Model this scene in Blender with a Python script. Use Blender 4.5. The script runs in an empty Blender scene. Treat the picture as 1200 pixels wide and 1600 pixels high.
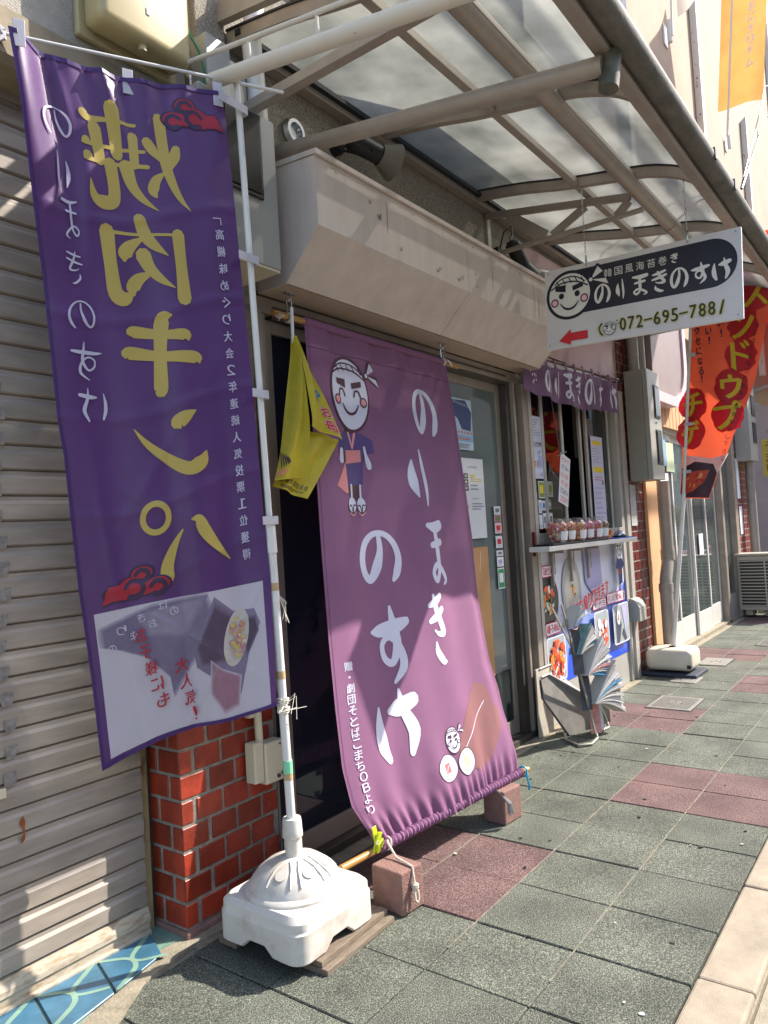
import bpy, bmesh, math, random
from mathutils import Vector, Matrix
from mathutils.geometry import tessellate_polygon
R = math.radians
random.seed(7)
SC = bpy.context.scene
COL = SC.collection

# ---------------------------------------------------------------- camera, world, sun, exposure
cam_d = bpy.data.cameras.new("camera"); cam = bpy.data.objects.new("camera", cam_d); COL.objects.link(cam)
SC.camera = cam
_f = Vector((math.cos(R(1.764)) * math.cos(R(36.64)), math.cos(R(1.764)) * math.sin(R(36.64)), math.sin(R(1.764))))
_r = Vector((math.sin(R(36.64)), -math.cos(R(36.64)), 0.0)); _u = _r.cross(_f)
_a = R(-3.3755)
_r2 = math.cos(_a) * _r + math.sin(_a) * _u; _u2 = -math.sin(_a) * _r + math.cos(_a) * _u
cam.matrix_world = Matrix(((_r2.x, _u2.x, -_f.x, 0), (_r2.y, _u2.y, -_f.y, 0), (_r2.z, _u2.z, -_f.z, 1.2562), (0, 0, 0, 1)))
cam_d.sensor_fit = 'VERTICAL'; cam_d.sensor_height = 24.0; cam_d.lens = 24.0 * 1157.17 / 1600.0
cam_d.clip_start = 0.05; cam_d.clip_end = 500
SUN = Vector((1.5, -1.0, 1.6)).normalized()
W = bpy.data.worlds.new("World"); SC.world = W; W.use_nodes = True
nt = W.node_tree; nt.nodes.clear()
sky = nt.nodes.new("ShaderNodeTexSky"); sky.sky_type = 'NISHITA'; sky.sun_disc = False
sky.sun_elevation = math.asin(SUN.z); sky.sun_rotation = math.atan2(SUN.x, SUN.y); sky.air_density = 1.0; sky.dust_density = 1.5
bg = nt.nodes.new("ShaderNodeBackground"); bg.inputs[1].default_value = 0.15
out = nt.nodes.new("ShaderNodeOutputWorld"); nt.links.new(sky.outputs[0], bg.inputs[0]); nt.links.new(bg.outputs[0], out.inputs[0])
sd = bpy.data.lights.new("sun", 'SUN'); sd.energy = 3.2; sd.angle = R(0.55); sd.color = (1.0, 0.93, 0.84)
so = bpy.data.objects.new("sun", sd); COL.objects.link(so); so.rotation_euler = (-SUN).to_track_quat('-Z', 'Y').to_euler(); so.location = (6, -8, 9)
SC.view_settings.view_transform = 'Standard'; SC.view_settings.look = 'None'; SC.view_settings.gamma = 1.0
SC.view_settings.exposure = 1.6
try: SC.view_settings.use_curve_mapping = False
except Exception: pass
SC.render.engine = 'CYCLES'
SC.cycles.max_bounces = 8; SC.cycles.transparent_max_bounces = 12; SC.cycles.use_denoising = True

# ---------------------------------------------------------------- materials
def lin(h):
    h = h.lstrip('#'); c = [int(h[i:i + 2], 16) / 255 for i in (0, 2, 4)]
    return tuple(x / 12.92 if x <= .04045 else ((x + .055) / 1.055) ** 2.4 for x in c)
_mc = {}
def M(name, col, rough=.6, var=.12, vs=6., bump=0., bs=80., metal=0., spec=.5, col2=None, ramp=None, stretch=None, transl=0., coat=0., rand=0.):
    """procedural material: colour broken up by noise in world space, optional bump and cloth translucency"""
    if name in _mc: return _mc[name]
    if isinstance(col, str): col = lin(col)
    m = bpy.data.materials.new(name); m.use_nodes = True; n = m.node_tree; N = n.nodes; L = n.links
    b = N["Principled BSDF"]; b.inputs["Roughness"].default_value = rough; b.inputs["Metallic"].default_value = metal
    b.inputs["Specular IOR Level"].default_value = spec; b.inputs["Coat Weight"].default_value = coat
    g = N.new("ShaderNodeNewGeometry"); mp = N.new("ShaderNodeMapping"); L.new(g.outputs["Position"], mp.inputs[0])
    if stretch: mp.inputs["Scale"].default_value = stretch
    no = N.new("ShaderNodeTexNoise"); no.inputs["Scale"].default_value = vs; no.inputs["Detail"].default_value = 6; no.inputs["Roughness"].default_value = .62
    L.new(mp.outputs[0], no.inputs["Vector"])
    r = N.new("ShaderNodeValToRGB"); L.new(no.outputs[0], r.inputs[0])
    a, c = (ramp or (.32, .68)); r.color_ramp.elements[0].position = a; r.color_ramp.elements[1].position = c
    c2 = (lin(col2) if isinstance(col2, str) else col2) if col2 else tuple(min(1, x * (1 + var)) for x in col)
    c1 = col if col2 else tuple(x * (1 - var) for x in col)
    r.color_ramp.elements[0].color = (*c1, 1); r.color_ramp.elements[1].color = (*c2, 1)
    cs = r.outputs[0]
    if rand:
        oi = N.new("ShaderNodeObjectInfo"); mr = N.new("ShaderNodeMapRange"); L.new(oi.outputs["Random"], mr.inputs[0])
        mr.inputs[3].default_value = 1 - rand; mr.inputs[4].default_value = 1 + rand
        hs = N.new("ShaderNodeHueSaturation"); L.new(mr.outputs[0], hs.inputs["Value"]); L.new(cs, hs.inputs["Color"]); cs = hs.outputs[0]
    L.new(cs, b.inputs["Base Color"])
    if bump:
        n2 = N.new("ShaderNodeTexNoise"); n2.inputs["Scale"].default_value = bs; n2.inputs["Detail"].default_value = 3
        L.new(mp.outputs[0], n2.inputs["Vector"])
        bm_ = N.new("ShaderNodeBump"); bm_.inputs["Strength"].default_value = min(1, bump); bm_.inputs["Distance"].default_value = .004 * max(1, bump)
        L.new(n2.outputs[0], bm_.inputs["Height"]); L.new(bm_.outputs[0], b.inputs["Normal"])
    if transl:
        t = N.new("ShaderNodeBsdfTranslucent"); L.new(cs, t.inputs[0]); mx = N.new("ShaderNodeMixShader"); mx.inputs[0].default_value = transl
        L.new(b.outputs[0], mx.inputs[1]); L.new(t.outputs[0], mx.inputs[2]); L.new(mx.outputs[0], N["Material Output"].inputs[0])
    _mc[name] = m; return m
def speckle(name, dark, mid, light, scale=260, rand=.08):
    if name in _mc: return _mc[name]
    m = bpy.data.materials.new(name); m.use_nodes = True; n = m.node_tree; N = n.nodes; L = n.links
    b = N["Principled BSDF"]; b.inputs["Roughness"].default_value = .85; b.inputs["Specular IOR Level"].default_value = .3
    g = N.new("ShaderNodeNewGeometry")
    no = N.new("ShaderNodeTexNoise"); no.inputs["Scale"].default_value = scale; no.inputs["Detail"].default_value = 2.5; no.inputs["Roughness"].default_value = .7
    L.new(g.outputs["Position"], no.inputs["Vector"])
    r = N.new("ShaderNodeValToRGB"); L.new(no.outputs[0], r.inputs[0])
    e = r.color_ramp.elements; e[0].position = .34; e[0].color = (*dark, 1); e[1].position = .52; e[1].color = (*mid, 1)
    x = e.new(.66); x.color = (*light, 1)
    big = N.new("ShaderNodeTexNoise"); big.inputs["Scale"].default_value = 4; big.inputs["Detail"].default_value = 6; L.new(g.outputs["Position"], big.inputs["Vector"])
    mr = N.new("ShaderNodeMapRange"); L.new(big.outputs[0], mr.inputs[0]); mr.inputs[1].default_value = .3; mr.inputs[2].default_value = .7; mr.inputs[3].default_value = .68; mr.inputs[4].default_value = 1.22
    oi = N.new("ShaderNodeObjectInfo"); m2 = N.new("ShaderNodeMapRange"); L.new(oi.outputs["Random"], m2.inputs[0]); m2.inputs[3].default_value = 1 - rand; m2.inputs[4].default_value = 1 + rand
    mu = N.new("ShaderNodeMath"); mu.operation = 'MULTIPLY'; L.new(mr.outputs[0], mu.inputs[0]); L.new(m2.outputs[0], mu.inputs[1])
    hs = N.new("ShaderNodeHueSaturation"); L.new(r.outputs[0], hs.inputs["Color"]); L.new(mu.outputs[0], hs.inputs["Value"]); L.new(hs.outputs[0], b.inputs["Base Color"])
    bm_ = N.new("ShaderNodeBump"); bm_.inputs["Strength"].default_value = .7; bm_.inputs["Distance"].default_value = .003
    L.new(no.outputs[0], bm_.inputs["Height"]); L.new(bm_.outputs[0], b.inputs["Normal"])
    _mc[name] = m; return m
def schlick(N, L, f0):
    """mirror share of a thin sheet, the same from both sides"""
    lw = N.new("ShaderNodeLayerWeight"); lw.inputs[0].default_value = .5
    pw = N.new("ShaderNodeMath"); pw.operation = 'POWER'; L.new(lw.outputs["Facing"], pw.inputs[0]); pw.inputs[1].default_value = 5
    ma = N.new("ShaderNodeMath"); ma.operation = 'MULTIPLY_ADD'; L.new(pw.outputs[0], ma.inputs[0]); ma.inputs[1].default_value = 1 - f0; ma.inputs[2].default_value = f0
    return ma
def glass(name, tint=(.55, .6, .6), veil=0., veilcol=(.2, .22, .22), rough=.02, ior=1.6):
    """thin pane: tinted see-through plus mirror reflection that grows at grazing angles, plus an optional flat diffuse film"""
    if name in _mc: return _mc[name]
    m = bpy.data.materials.new(name); m.use_nodes = True; n = m.node_tree; N = n.nodes; L = n.links
    for x in list(N):
        if x.type == 'BSDF_PRINCIPLED': N.remove(x)
    t = N.new("ShaderNodeBsdfTransparent"); t.inputs[0].default_value = (*tint, 1)
    gl = N.new("ShaderNodeBsdfAnisotropic"); gl.inputs["Roughness"].default_value = rough; gl.inputs["Color"].default_value = (.95, .97, 1, 1)
    fr = schlick(N, L, ((ior - 1) / (ior + 1)) ** 2)
    src = t.outputs[0]
    if veil:
        d = N.new("ShaderNodeBsdfDiffuse"); d.inputs[0].default_value = (*veilcol, 1)
        ms = N.new("ShaderNodeMixShader"); ms.inputs[0].default_value = veil; L.new(t.outputs[0], ms.inputs[1]); L.new(d.outputs[0], ms.inputs[2]); src = ms.outputs[0]
    mx = N.new("ShaderNodeMixShader"); L.new(fr.outputs[0], mx.inputs[0]); L.new(src, mx.inputs[1]); L.new(gl.outputs[0], mx.inputs[2])
    L.new(mx.outputs[0], N["Material Output"].inputs[0]); _mc[name] = m; return m
def polycarb(name):
    """greyed translucent awning sheet with patchy tone"""
    m = bpy.data.materials.new(name); m.use_nodes = True; n = m.node_tree; N = n.nodes; L = n.links
    for x in list(N):
        if x.type == 'BSDF_PRINCIPLED': N.remove(x)
    g = N.new("ShaderNodeNewGeometry"); no = N.new("ShaderNodeTexNoise"); no.inputs["Scale"].default_value = 3.; no.inputs["Detail"].default_value = 8; L.new(g.outputs["Position"], no.inputs["Vector"])
    r = N.new("ShaderNodeValToRGB"); L.new(no.outputs[0], r.inputs[0]); r.color_ramp.elements[0].position = .3; r.color_ramp.elements[0].color = (.09, .10, .09, 1)
    r.color_ramp.elements[1].position = .7; r.color_ramp.elements[1].color = (.33, .335, .305, 1)
    d = N.new("ShaderNodeBsdfTranslucent"); L.new(r.outputs[0], d.inputs[0]); d2 = N.new("ShaderNodeBsdfDiffuse"); L.new(r.outputs[0], d2.inputs[0])
    t = N.new("ShaderNodeBsdfTransparent"); t.inputs[0].default_value = (.45, .46, .44, 1); gl = N.new("ShaderNodeBsdfAnisotropic"); gl.inputs["Roughness"].default_value = .35
    a = N.new("ShaderNodeMixShader"); a.inputs[0].default_value = .35; L.new(d.outputs[0], a.inputs[1]); L.new(d2.outputs[0], a.inputs[2])
    b = N.new("ShaderNodeMixShader"); b.inputs[0].default_value = .16; L.new(a.outputs[0], b.inputs[1]); L.new(t.outputs[0], b.inputs[2])
    fr = schlick(N, L, .01)
    c = N.new("ShaderNodeMixShader"); L.new(fr.outputs[0], c.inputs[0]); L.new(b.outputs[0], c.inputs[1]); L.new(gl.outputs[0], c.inputs[2])
    L.new(c.outputs[0], N["Material Output"].inputs[0]); return m

# ---------------------------------------------------------------- mesh builder
class MB:
    def __init__(s, mat=None): s.v = []; s.f = []; s.fm = []; s.ms = []; s.cur = 0; s.set(mat) if mat else None
    def set(s, mat):
        if mat not in s.ms: s.ms.append(mat)
        s.cur = s.ms.index(mat); return s
    def add(s, vs, fs):
        k = len(s.v); s.v += [Vector(p) for p in vs]; s.f += [tuple(i + k for i in q) for q in fs]; s.fm += [s.cur] * len(fs); return s
    def box(s, x0, x1, y0, y1, z0, z1):
        return s.add([(x, y, z) for x in (x0, x1) for y in (y0, y1) for z in (z0, z1)], [(0, 1, 3, 2), (4, 6, 7, 5), (0, 4, 5, 1), (2, 3, 7, 6), (0, 2, 6, 4), (1, 5, 7, 3)])
    def obox(s, c, sz, ax=None):
        c = Vector(c); ax = ax or Matrix.Identity(3); h = Vector(sz) / 2
        return s.add([c + ax @ Vector((i * h.x, j * h.y, k * h.z)) for i in (-1, 1) for j in (-1, 1) for k in (-1, 1)], [(0, 1, 3, 2), (4, 6, 7, 5), (0, 4, 5, 1), (2, 3, 7, 6), (0, 2, 6, 4), (1, 5, 7, 3)])
    def bar(s, a, b, w, h, up=(0, 0, 1)):
        a = Vector(a); b = Vector(b); t = (b - a).normalized(); sd_ = t.cross(Vector(up)).normalized(); u = sd_.cross(t)
        return s.obox((a + b) / 2, ((b - a).length, w, h), Matrix((t, sd_, u)).transposed())
    def cyl(s, a, b, r0, r1=None, n=12, caps=True):
        a = Vector(a); b = Vector(b); r1 = r0 if r1 is None else r1; t = (b - a).normalized()
        x = t.orthogonal().normalized(); y = t.cross(x)
        vs = [c + (x * math.cos(2 * math.pi * i / n) + y * math.sin(2 * math.pi * i / n)) * r for c, r in ((a, r0), (b, r1)) for i in range(n)]
        fs = [(i, (i + 1) % n, n + (i + 1) % n, n + i) for i in range(n)]
        if caps: fs += [tuple(range(n))[::-1], tuple(range(n, 2 * n))]
        return s.add(vs, fs)
    def tube(s, pts, r, n=8, caps=True):
        pts = [Vector(p) for p in pts]; rr = r if isinstance(r, (list, tuple)) else [r] * len(pts)
        vs = []; x = None
        for i, p in enumerate(pts):
            t = (pts[min(i + 1, len(pts) - 1)] - pts[max(i - 1, 0)]).normalized()
            x = t.orthogonal().normalized() if x is None else (x - t * x.dot(t)).normalized()
            y = t.cross(x); vs += [p + (x * math.cos(2 * math.pi * k / n) + y * math.sin(2 * math.pi * k / n)) * rr[i] for k in range(n)]
        fs = [(i * n + k, i * n + (k + 1) % n, (i + 1) * n + (k + 1) % n, (i + 1) * n + k) for i in range(len(pts) - 1) for k in range(n)]
        if caps: fs += [tuple(range(n))[::-1], tuple(range(len(vs) - n, len(vs)))]
        return s.add(vs, fs)
    def lathe(s, c, prof, n=24, sx=1., sy=1.):
        c = Vector(c); vs = []
        for r, z in prof: vs += [c + Vector((math.cos(2 * math.pi * k / n) * r * sx, math.sin(2 * math.pi * k / n) * r * sy, z)) for k in range(n)]
        fs = [(i * n + k, i * n + (k + 1) % n, (i + 1) * n + (k + 1) % n, (i + 1) * n + k) for i in range(len(prof) - 1) for k in range(n)]
        fs += [tuple(range(n))[::-1], tuple(range(len(vs) - n, len(vs)))]
        return s.add(vs, fs)
    def prism(s, prof, x0, x1, axis='x'):
        """closed outline (a,b) pushed along an axis; x: (y,z)  y: (x,z)  z: (x,y)"""
        n = len(prof); q = {'x': lambda t, a, b: (t, a, b), 'y': lambda t, a, b: (a, t, b), 'z': lambda t, a, b: (a, b, t)}[axis]
        vs = [q(x0, a, b) for a, b in prof] + [q(x1, a, b) for a, b in prof]
        k = len(s.v); s.add(vs, [(i, (i + 1) % n, n + (i + 1) % n, n + i) for i in range(n)])
        for tri in tessellate_polygon([[Vector((a, b, 0)) for a, b in prof]]):
            s.f += [(k + tri[0], k + tri[1], k + tri[2]), (k + n + tri[2], k + n + tri[1], k + n + tri[0])]; s.fm += [s.cur] * 2
        return s
    def grid(s, fn, nu, nv):
        vs = [fn(i / nu, j / nv) for j in range(nv + 1) for i in range(nu + 1)]
        return s.add(vs, [(j * (nu + 1) + i, j * (nu + 1) + i + 1, (j + 1) * (nu + 1) + i + 1, (j + 1) * (nu + 1) + i) for j in range(nv) for i in range(nu)])
    def ball(s, c, r, n=8, m=6, sz=1.):
        c = Vector(c)
        return s.lathe(c, [(max(1e-4, r * math.sin(math.pi * i / m)), -r * sz * math.cos(math.pi * i / m)) for i in range(m + 1)], n)

WL = {}
def T(name, label, cat, loc=(0, 0, 0), group=None, kind=None):
    o = bpy.data.objects.new(name, None); o.empty_display_size = .1; COL.objects.link(o); o.location = loc; WL[o] = Vector(loc)
    if label: o['label'] = label
    if cat: o['category'] = cat
    if group: o['group'] = group
    if kind: o['kind'] = kind
    return o
def mesh_of(mb, name, org, smooth=False, bevel=0., seg=2, recalc=True):
    me = bpy.data.meshes.new(name); me.from_pydata([tuple(p - org) for p in mb.v], [], mb.f)
    for m in mb.ms: me.materials.append(m)
    me.polygons.foreach_set('material_index', mb.fm)
    bm = bmesh.new(); bm.from_mesh(me)
    if recalc: bmesh.ops.recalc_face_normals(bm, faces=bm.faces)
    if bevel:
        ed = [e for e in bm.edges if len(e.link_faces) == 2 and e.calc_face_angle(0) > .5]
        bmesh.ops.bevel(bm, geom=ed, offset=bevel, segments=seg, profile=.5, affect='EDGES', clamp_overlap=True)
    if smooth:
        for f in bm.faces: f.smooth = True
        for e in bm.edges:
            if len(e.link_faces) == 2 and e.calc_face_angle(0) > R(38): e.smooth = False
    bm.to_mesh(me); bm.free(); me.update(); return me
def P(name, mb, parent, smooth=False, bevel=0., seg=2, label=None, kind=None, recalc=True):
    """a part: one mesh under its thing"""
    org = WL[parent]; o = bpy.data.objects.new(name, mesh_of(mb, name, org, smooth, bevel, seg, recalc)); COL.objects.link(o); o.parent = parent; WL[o] = org.copy()
    if label: o['label'] = label
    if kind: o['kind'] = kind
    return o
def ONE(name, mb, label, cat, loc=(0, 0, 0), group=None, kind=None, smooth=False, bevel=0., seg=2, recalc=True):
    """a thing that is a single mesh"""
    org = Vector(loc); o = bpy.data.objects.new(name, mesh_of(mb, name, org, smooth, bevel, seg, recalc)); COL.objects.link(o); o.location = org; WL[o] = org
    if label: o['label'] = label
    if cat: o['category'] = cat
    if group: o['group'] = group
    if kind: o['kind'] = kind
    return o
def inst(name, me, parent, loc, rot=None):
    o = bpy.data.objects.new(name, me); COL.objects.link(o); o.parent = parent; o.location = Vector(loc) - WL[parent]
    if rot: o.rotation_euler = rot
    WL[o] = Vector(loc); return o
def copy_tree(o, loc, label=None, rz=None):
    c = o.copy(); COL.objects.link(c); c.location = loc
    if rz is not None: c.rotation_euler.z = rz
    if label: c['label'] = label
    for ch in o.children:
        d = ch.copy(); COL.objects.link(d); d.parent = c
        for g in ch.children:
            e = g.copy(); COL.objects.link(e); e.parent = d
    return c

# ---------------------------------------------------------------- flat print laid on a surface
_tc = {}
def char_tris(ch):
    if ch in _tc: return _tc[ch]
    cu = bpy.data.curves.new('t', 'FONT'); cu.body = ch; cu.resolution_u = 3
    o = bpy.data.objects.new('t', cu); me = o.to_mesh(); me.calc_loop_triangles()
    vs = [(v.co.x, v.co.y) for v in me.vertices]; ts = [tuple(t.vertices) for t in me.loop_triangles]
    if vs:
        xs = [v[0] for v in vs]; ys = [v[1] for v in vs]; bb = (min(xs), max(xs), min(ys), max(ys))
    else: bb = (0, .4, 0, .7)
    adv = .62 if ord(ch) < 256 else .98
    o.to_mesh_clear(); bpy.data.objects.remove(o); bpy.data.curves.remove(cu)
    _tc[ch] = (vs, ts, bb, adv); return _tc[ch]
def crom(pts, n=5):
    P_ = [pts[0]] + list(pts) + [pts[-1]]; o = []
    for i in range(1, len(P_) - 2):
        a, b, c, d = P_[i - 1], P_[i], P_[i + 1], P_[i + 2]
        for k in range(n):
            t = k / n
            o.append(tuple(.5 * ((2 * b[j]) + (-a[j] + c[j]) * t + (2 * a[j] - 5 * b[j] + 4 * c[j] - d[j]) * t * t + (-a[j] + 3 * b[j] - 3 * c[j] + d[j]) * t ** 3) for j in range(len(b))))
    o.append(tuple(P_[-2])); return o
class Sheet:
    """collects ink in sheet metres (x right, y down) and lays it a hair above surface fn(x, y)->(point, normal)"""
    def __init__(s, fn, off=.0008, L=.0): s.fn = fn; s.off = off; s.L = L; s.mb = MB(); s.k = 0
    def _put(s, tris, mat, inc=1.):
        s.mb.set(mat); o = s.off + s.k * .00016; vs = []; fs = []; key = {}
        def vid(p):
            q = (round(p[0], 6), round(p[1], 6), p[2] if len(p) > 2 else 0)
            if q not in key:
                pt, n = s.fn(p[0], p[1]); key[q] = len(vs); vs.append(pt + n * (o + (p[2] if len(p) > 2 else 0)))
            return key[q]
        st = list(tris)
        while st:
            t = st.pop()
            if s.L:
                d = [math.dist(t[i][:2], t[(i + 1) % 3][:2]) for i in range(3)]; m = max(d)
                if m > s.L:
                    i = d.index(m); a, b, c = t[i], t[(i + 1) % 3], t[(i + 2) % 3]; h = tuple((p + q) / 2 for p, q in zip(a, b))
                    st.append((a, h, c)); st.append((h, b, c)); continue
            ids = tuple(vid(p) for p in t)
            if len(set(ids)) == 3: fs.append(ids)
        s.mb.add(vs, fs); s.k += inc
    def poly(s, pts, mat):
        s._put([tuple((*pts[i],) for i in t) for t in tessellate_polygon([[Vector((p[0], p[1], 0)) for p in pts]])], mat)
    def soft(s, pts, a, b, n=5, grow=.18):
        """a shape whose print fades into its surroundings"""
        cx = sum(p[0] for p in pts) / len(pts); cy = sum(p[1] for p in pts) / len(pts)
        for i in range(n):
            g = 1 + grow * (1 - i / (n - 1)); t = (i + 1) / n; col = tuple(x * (1 - t) + y * t for x, y in zip(lin(a), lin(b)))
            s.poly([(cx + (p[0] - cx) * g, cy + (p[1] - cy) * g) for p in pts], M('fade_%s_%s_%d' % (a, b, i), col, .5, .10, 30, transl=.25)); s.k -= .5
    def rect(s, x0, y0, x1, y1, mat): s.poly([(x0, y0), (x1, y0), (x1, y1), (x0, y1)], mat)
    def rrect(s, x0, y0, x1, y1, r, mat, n=5):
        p = []
        for cx, cy, a0 in ((x1 - r, y0 + r, -90), (x1 - r, y1 - r, 0), (x0 + r, y1 - r, 90), (x0 + r, y0 + r, 180)):
            p += [(cx + r * math.cos(R(a0 + 90 * i / n)), cy + r * math.sin(R(a0 + 90 * i / n))) for i in range(n + 1)]
        s.poly(p, mat)
    def disc(s, cx, cy, rx, ry, mat, n=28, a=0.):
        ca, sa = math.cos(a), math.sin(a)
        s.poly([(cx + rx * math.cos(t) * ca - ry * math.sin(t) * sa, cy + rx * math.cos(t) * sa + ry * math.sin(t) * ca) for t in (2 * math.pi * i / n for i in range(n))], mat)
    def stroke(s, pts, mat, n=5, smooth=True):
        """pts: (x, y, width)"""
        q = crom(pts, n) if smooth and len(pts) > 2 else [tuple(p) for p in pts]
        tris = []; Ls = []
        for i, p in enumerate(q):
            a = q[max(0, i - 1)]; b = q[min(len(q) - 1, i + 1)]; dx, dy = b[0] - a[0], b[1] - a[1]; l = math.hypot(dx, dy) or 1
            w = max(p[2], 1e-5) / 2; lift = i * 6e-6
            Ls.append(((p[0] - dy / l * w, p[1] + dx / l * w, lift), (p[0] + dy / l * w, p[1] - dx / l * w, lift)))
        for (a, b), (c, d) in zip(Ls, Ls[1:]): tris += [(a, b, d), (a, d, c)]
        for e, i, sg in ((0, 1, -1), (len(q) - 1, len(q) - 2, 1)):       # round ends
            w = q[e][2] / 2; dx, dy = q[e][0] - q[i][0], q[e][1] - q[i][1]; l = math.hypot(dx, dy) or 1; an = math.atan2(dy, dx); lift = e * 6e-6
            c = (q[e][0], q[e][1], lift); arc = [(c[0] + w * math.cos(an + t), c[1] + w * math.sin(an + t), lift) for t in (R(x) for x in (-90, -45, 0, 45, 90))]
            tris += [(c, arc[j], arc[j + 1]) for j in range(4)]
        s._put(tris, mat, .4)
    def glyph(s, strokes, cx, cy, w, h, mat, mirror=False, bold=1., skew=0.):
        for st in strokes:
            s.stroke([(cx + ((x - .5) * (-1 if mirror else 1) + skew * (y - .5)) * w, cy - (y - .5) * h, wd * bold * (w + h) / 2) for x, y, wd in st], mat)
    def char(s, ch, cx, cy, w, h, mat, mirror=False, fit=True, bold=0.):
        vs, ts, (x0, x1, y0, y1), adv = char_tris(ch)
        if not vs: return
        if fit: mx, my, sx, sy = (x0 + x1) / 2, (y0 + y1) / 2, w / max(.05, x1 - x0), h / max(.05, y1 - y0)
        else: mx, my, sx, sy = adv / 2, .36, w, h
        f = -1 if mirror else 1
        for k in range(3 if bold else 1):
            dx = (0, bold, -bold)[k]; dy = (0, bold * .6, -bold * .6)[k]
            s._put([tuple((cx + f * (vs[i][0] - mx) * sx + dx, cy - (vs[i][1] - my) * sy + dy) for i in t) for t in ts], mat, .34 if bold else .12)
    def text(s, st, x, y, h, mat, vertical=False, mirror=False, adv=1., bold=0., wf=1., ang=0.):
        """x,y: centre of the first character"""
        for ch in st:
            if ch != ' ': s.char(ch, x, y, h * wf * 1.02, h * 1.02, mat, mirror, fit=False, bold=bold)
            a = (.6 if ord(ch) < 256 else 1.) * h * adv
            if vertical: y += h * adv * (1 if ch != ' ' else .5)
            else: x += a * wf * (-1 if mirror else 1); y += math.tan(ang) * a
    def lines(s, x0, y0, x1, y1, n, mat, th=.3, seed=1):
        """rows of tiny type that cannot be read"""
        rr = random.Random(seed); dy = (y1 - y0) / n; tr = []
        for i in range(n):
            x = x0; y = y0 + dy * i; end = x1 - (x1 - x0) * rr.random() * .5
            while x < end:
                w = dy * (.35 + rr.random() * .4); tr += [((x, y), (x + w, y), (x + w, y + dy * th)), ((x, y), (x + w, y + dy * th), (x, y + dy * th))]; x += w + dy * .18
        if tr: s._put(tr, mat)
    def photo(s, x0, y0, x1, y1, cols, n, seed=1, size=.3, mats=None):
        """food picture: scattered overlapping dabs of ink"""
        rr = random.Random(seed)
        for i in range(n):
            a = rr.random() * 6.28; d = math.sqrt(rr.random()) * .5
            cx = (x0 + x1) / 2 + math.cos(a) * d * (x1 - x0); cy = (y0 + y1) / 2 + math.sin(a) * d * (y1 - y0)
            k = size * (.4 + rr.random() * .6) / 2
            s.disc(cx, cy, k * (x1 - x0), k * (y1 - y0) * (.3 + .5 * rr.random()), rr.choice(cols), n=7, a=rr.random() * 3)
def plane_fn(o, ux, uy, n):
    o, ux, uy, n = (Vector(a) for a in (o, ux, uy, n)); ux = ux.normalized(); uy = uy.normalized(); n = n.normalized()
    return lambda x, y: (o + ux * x + uy * y, n)

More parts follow.
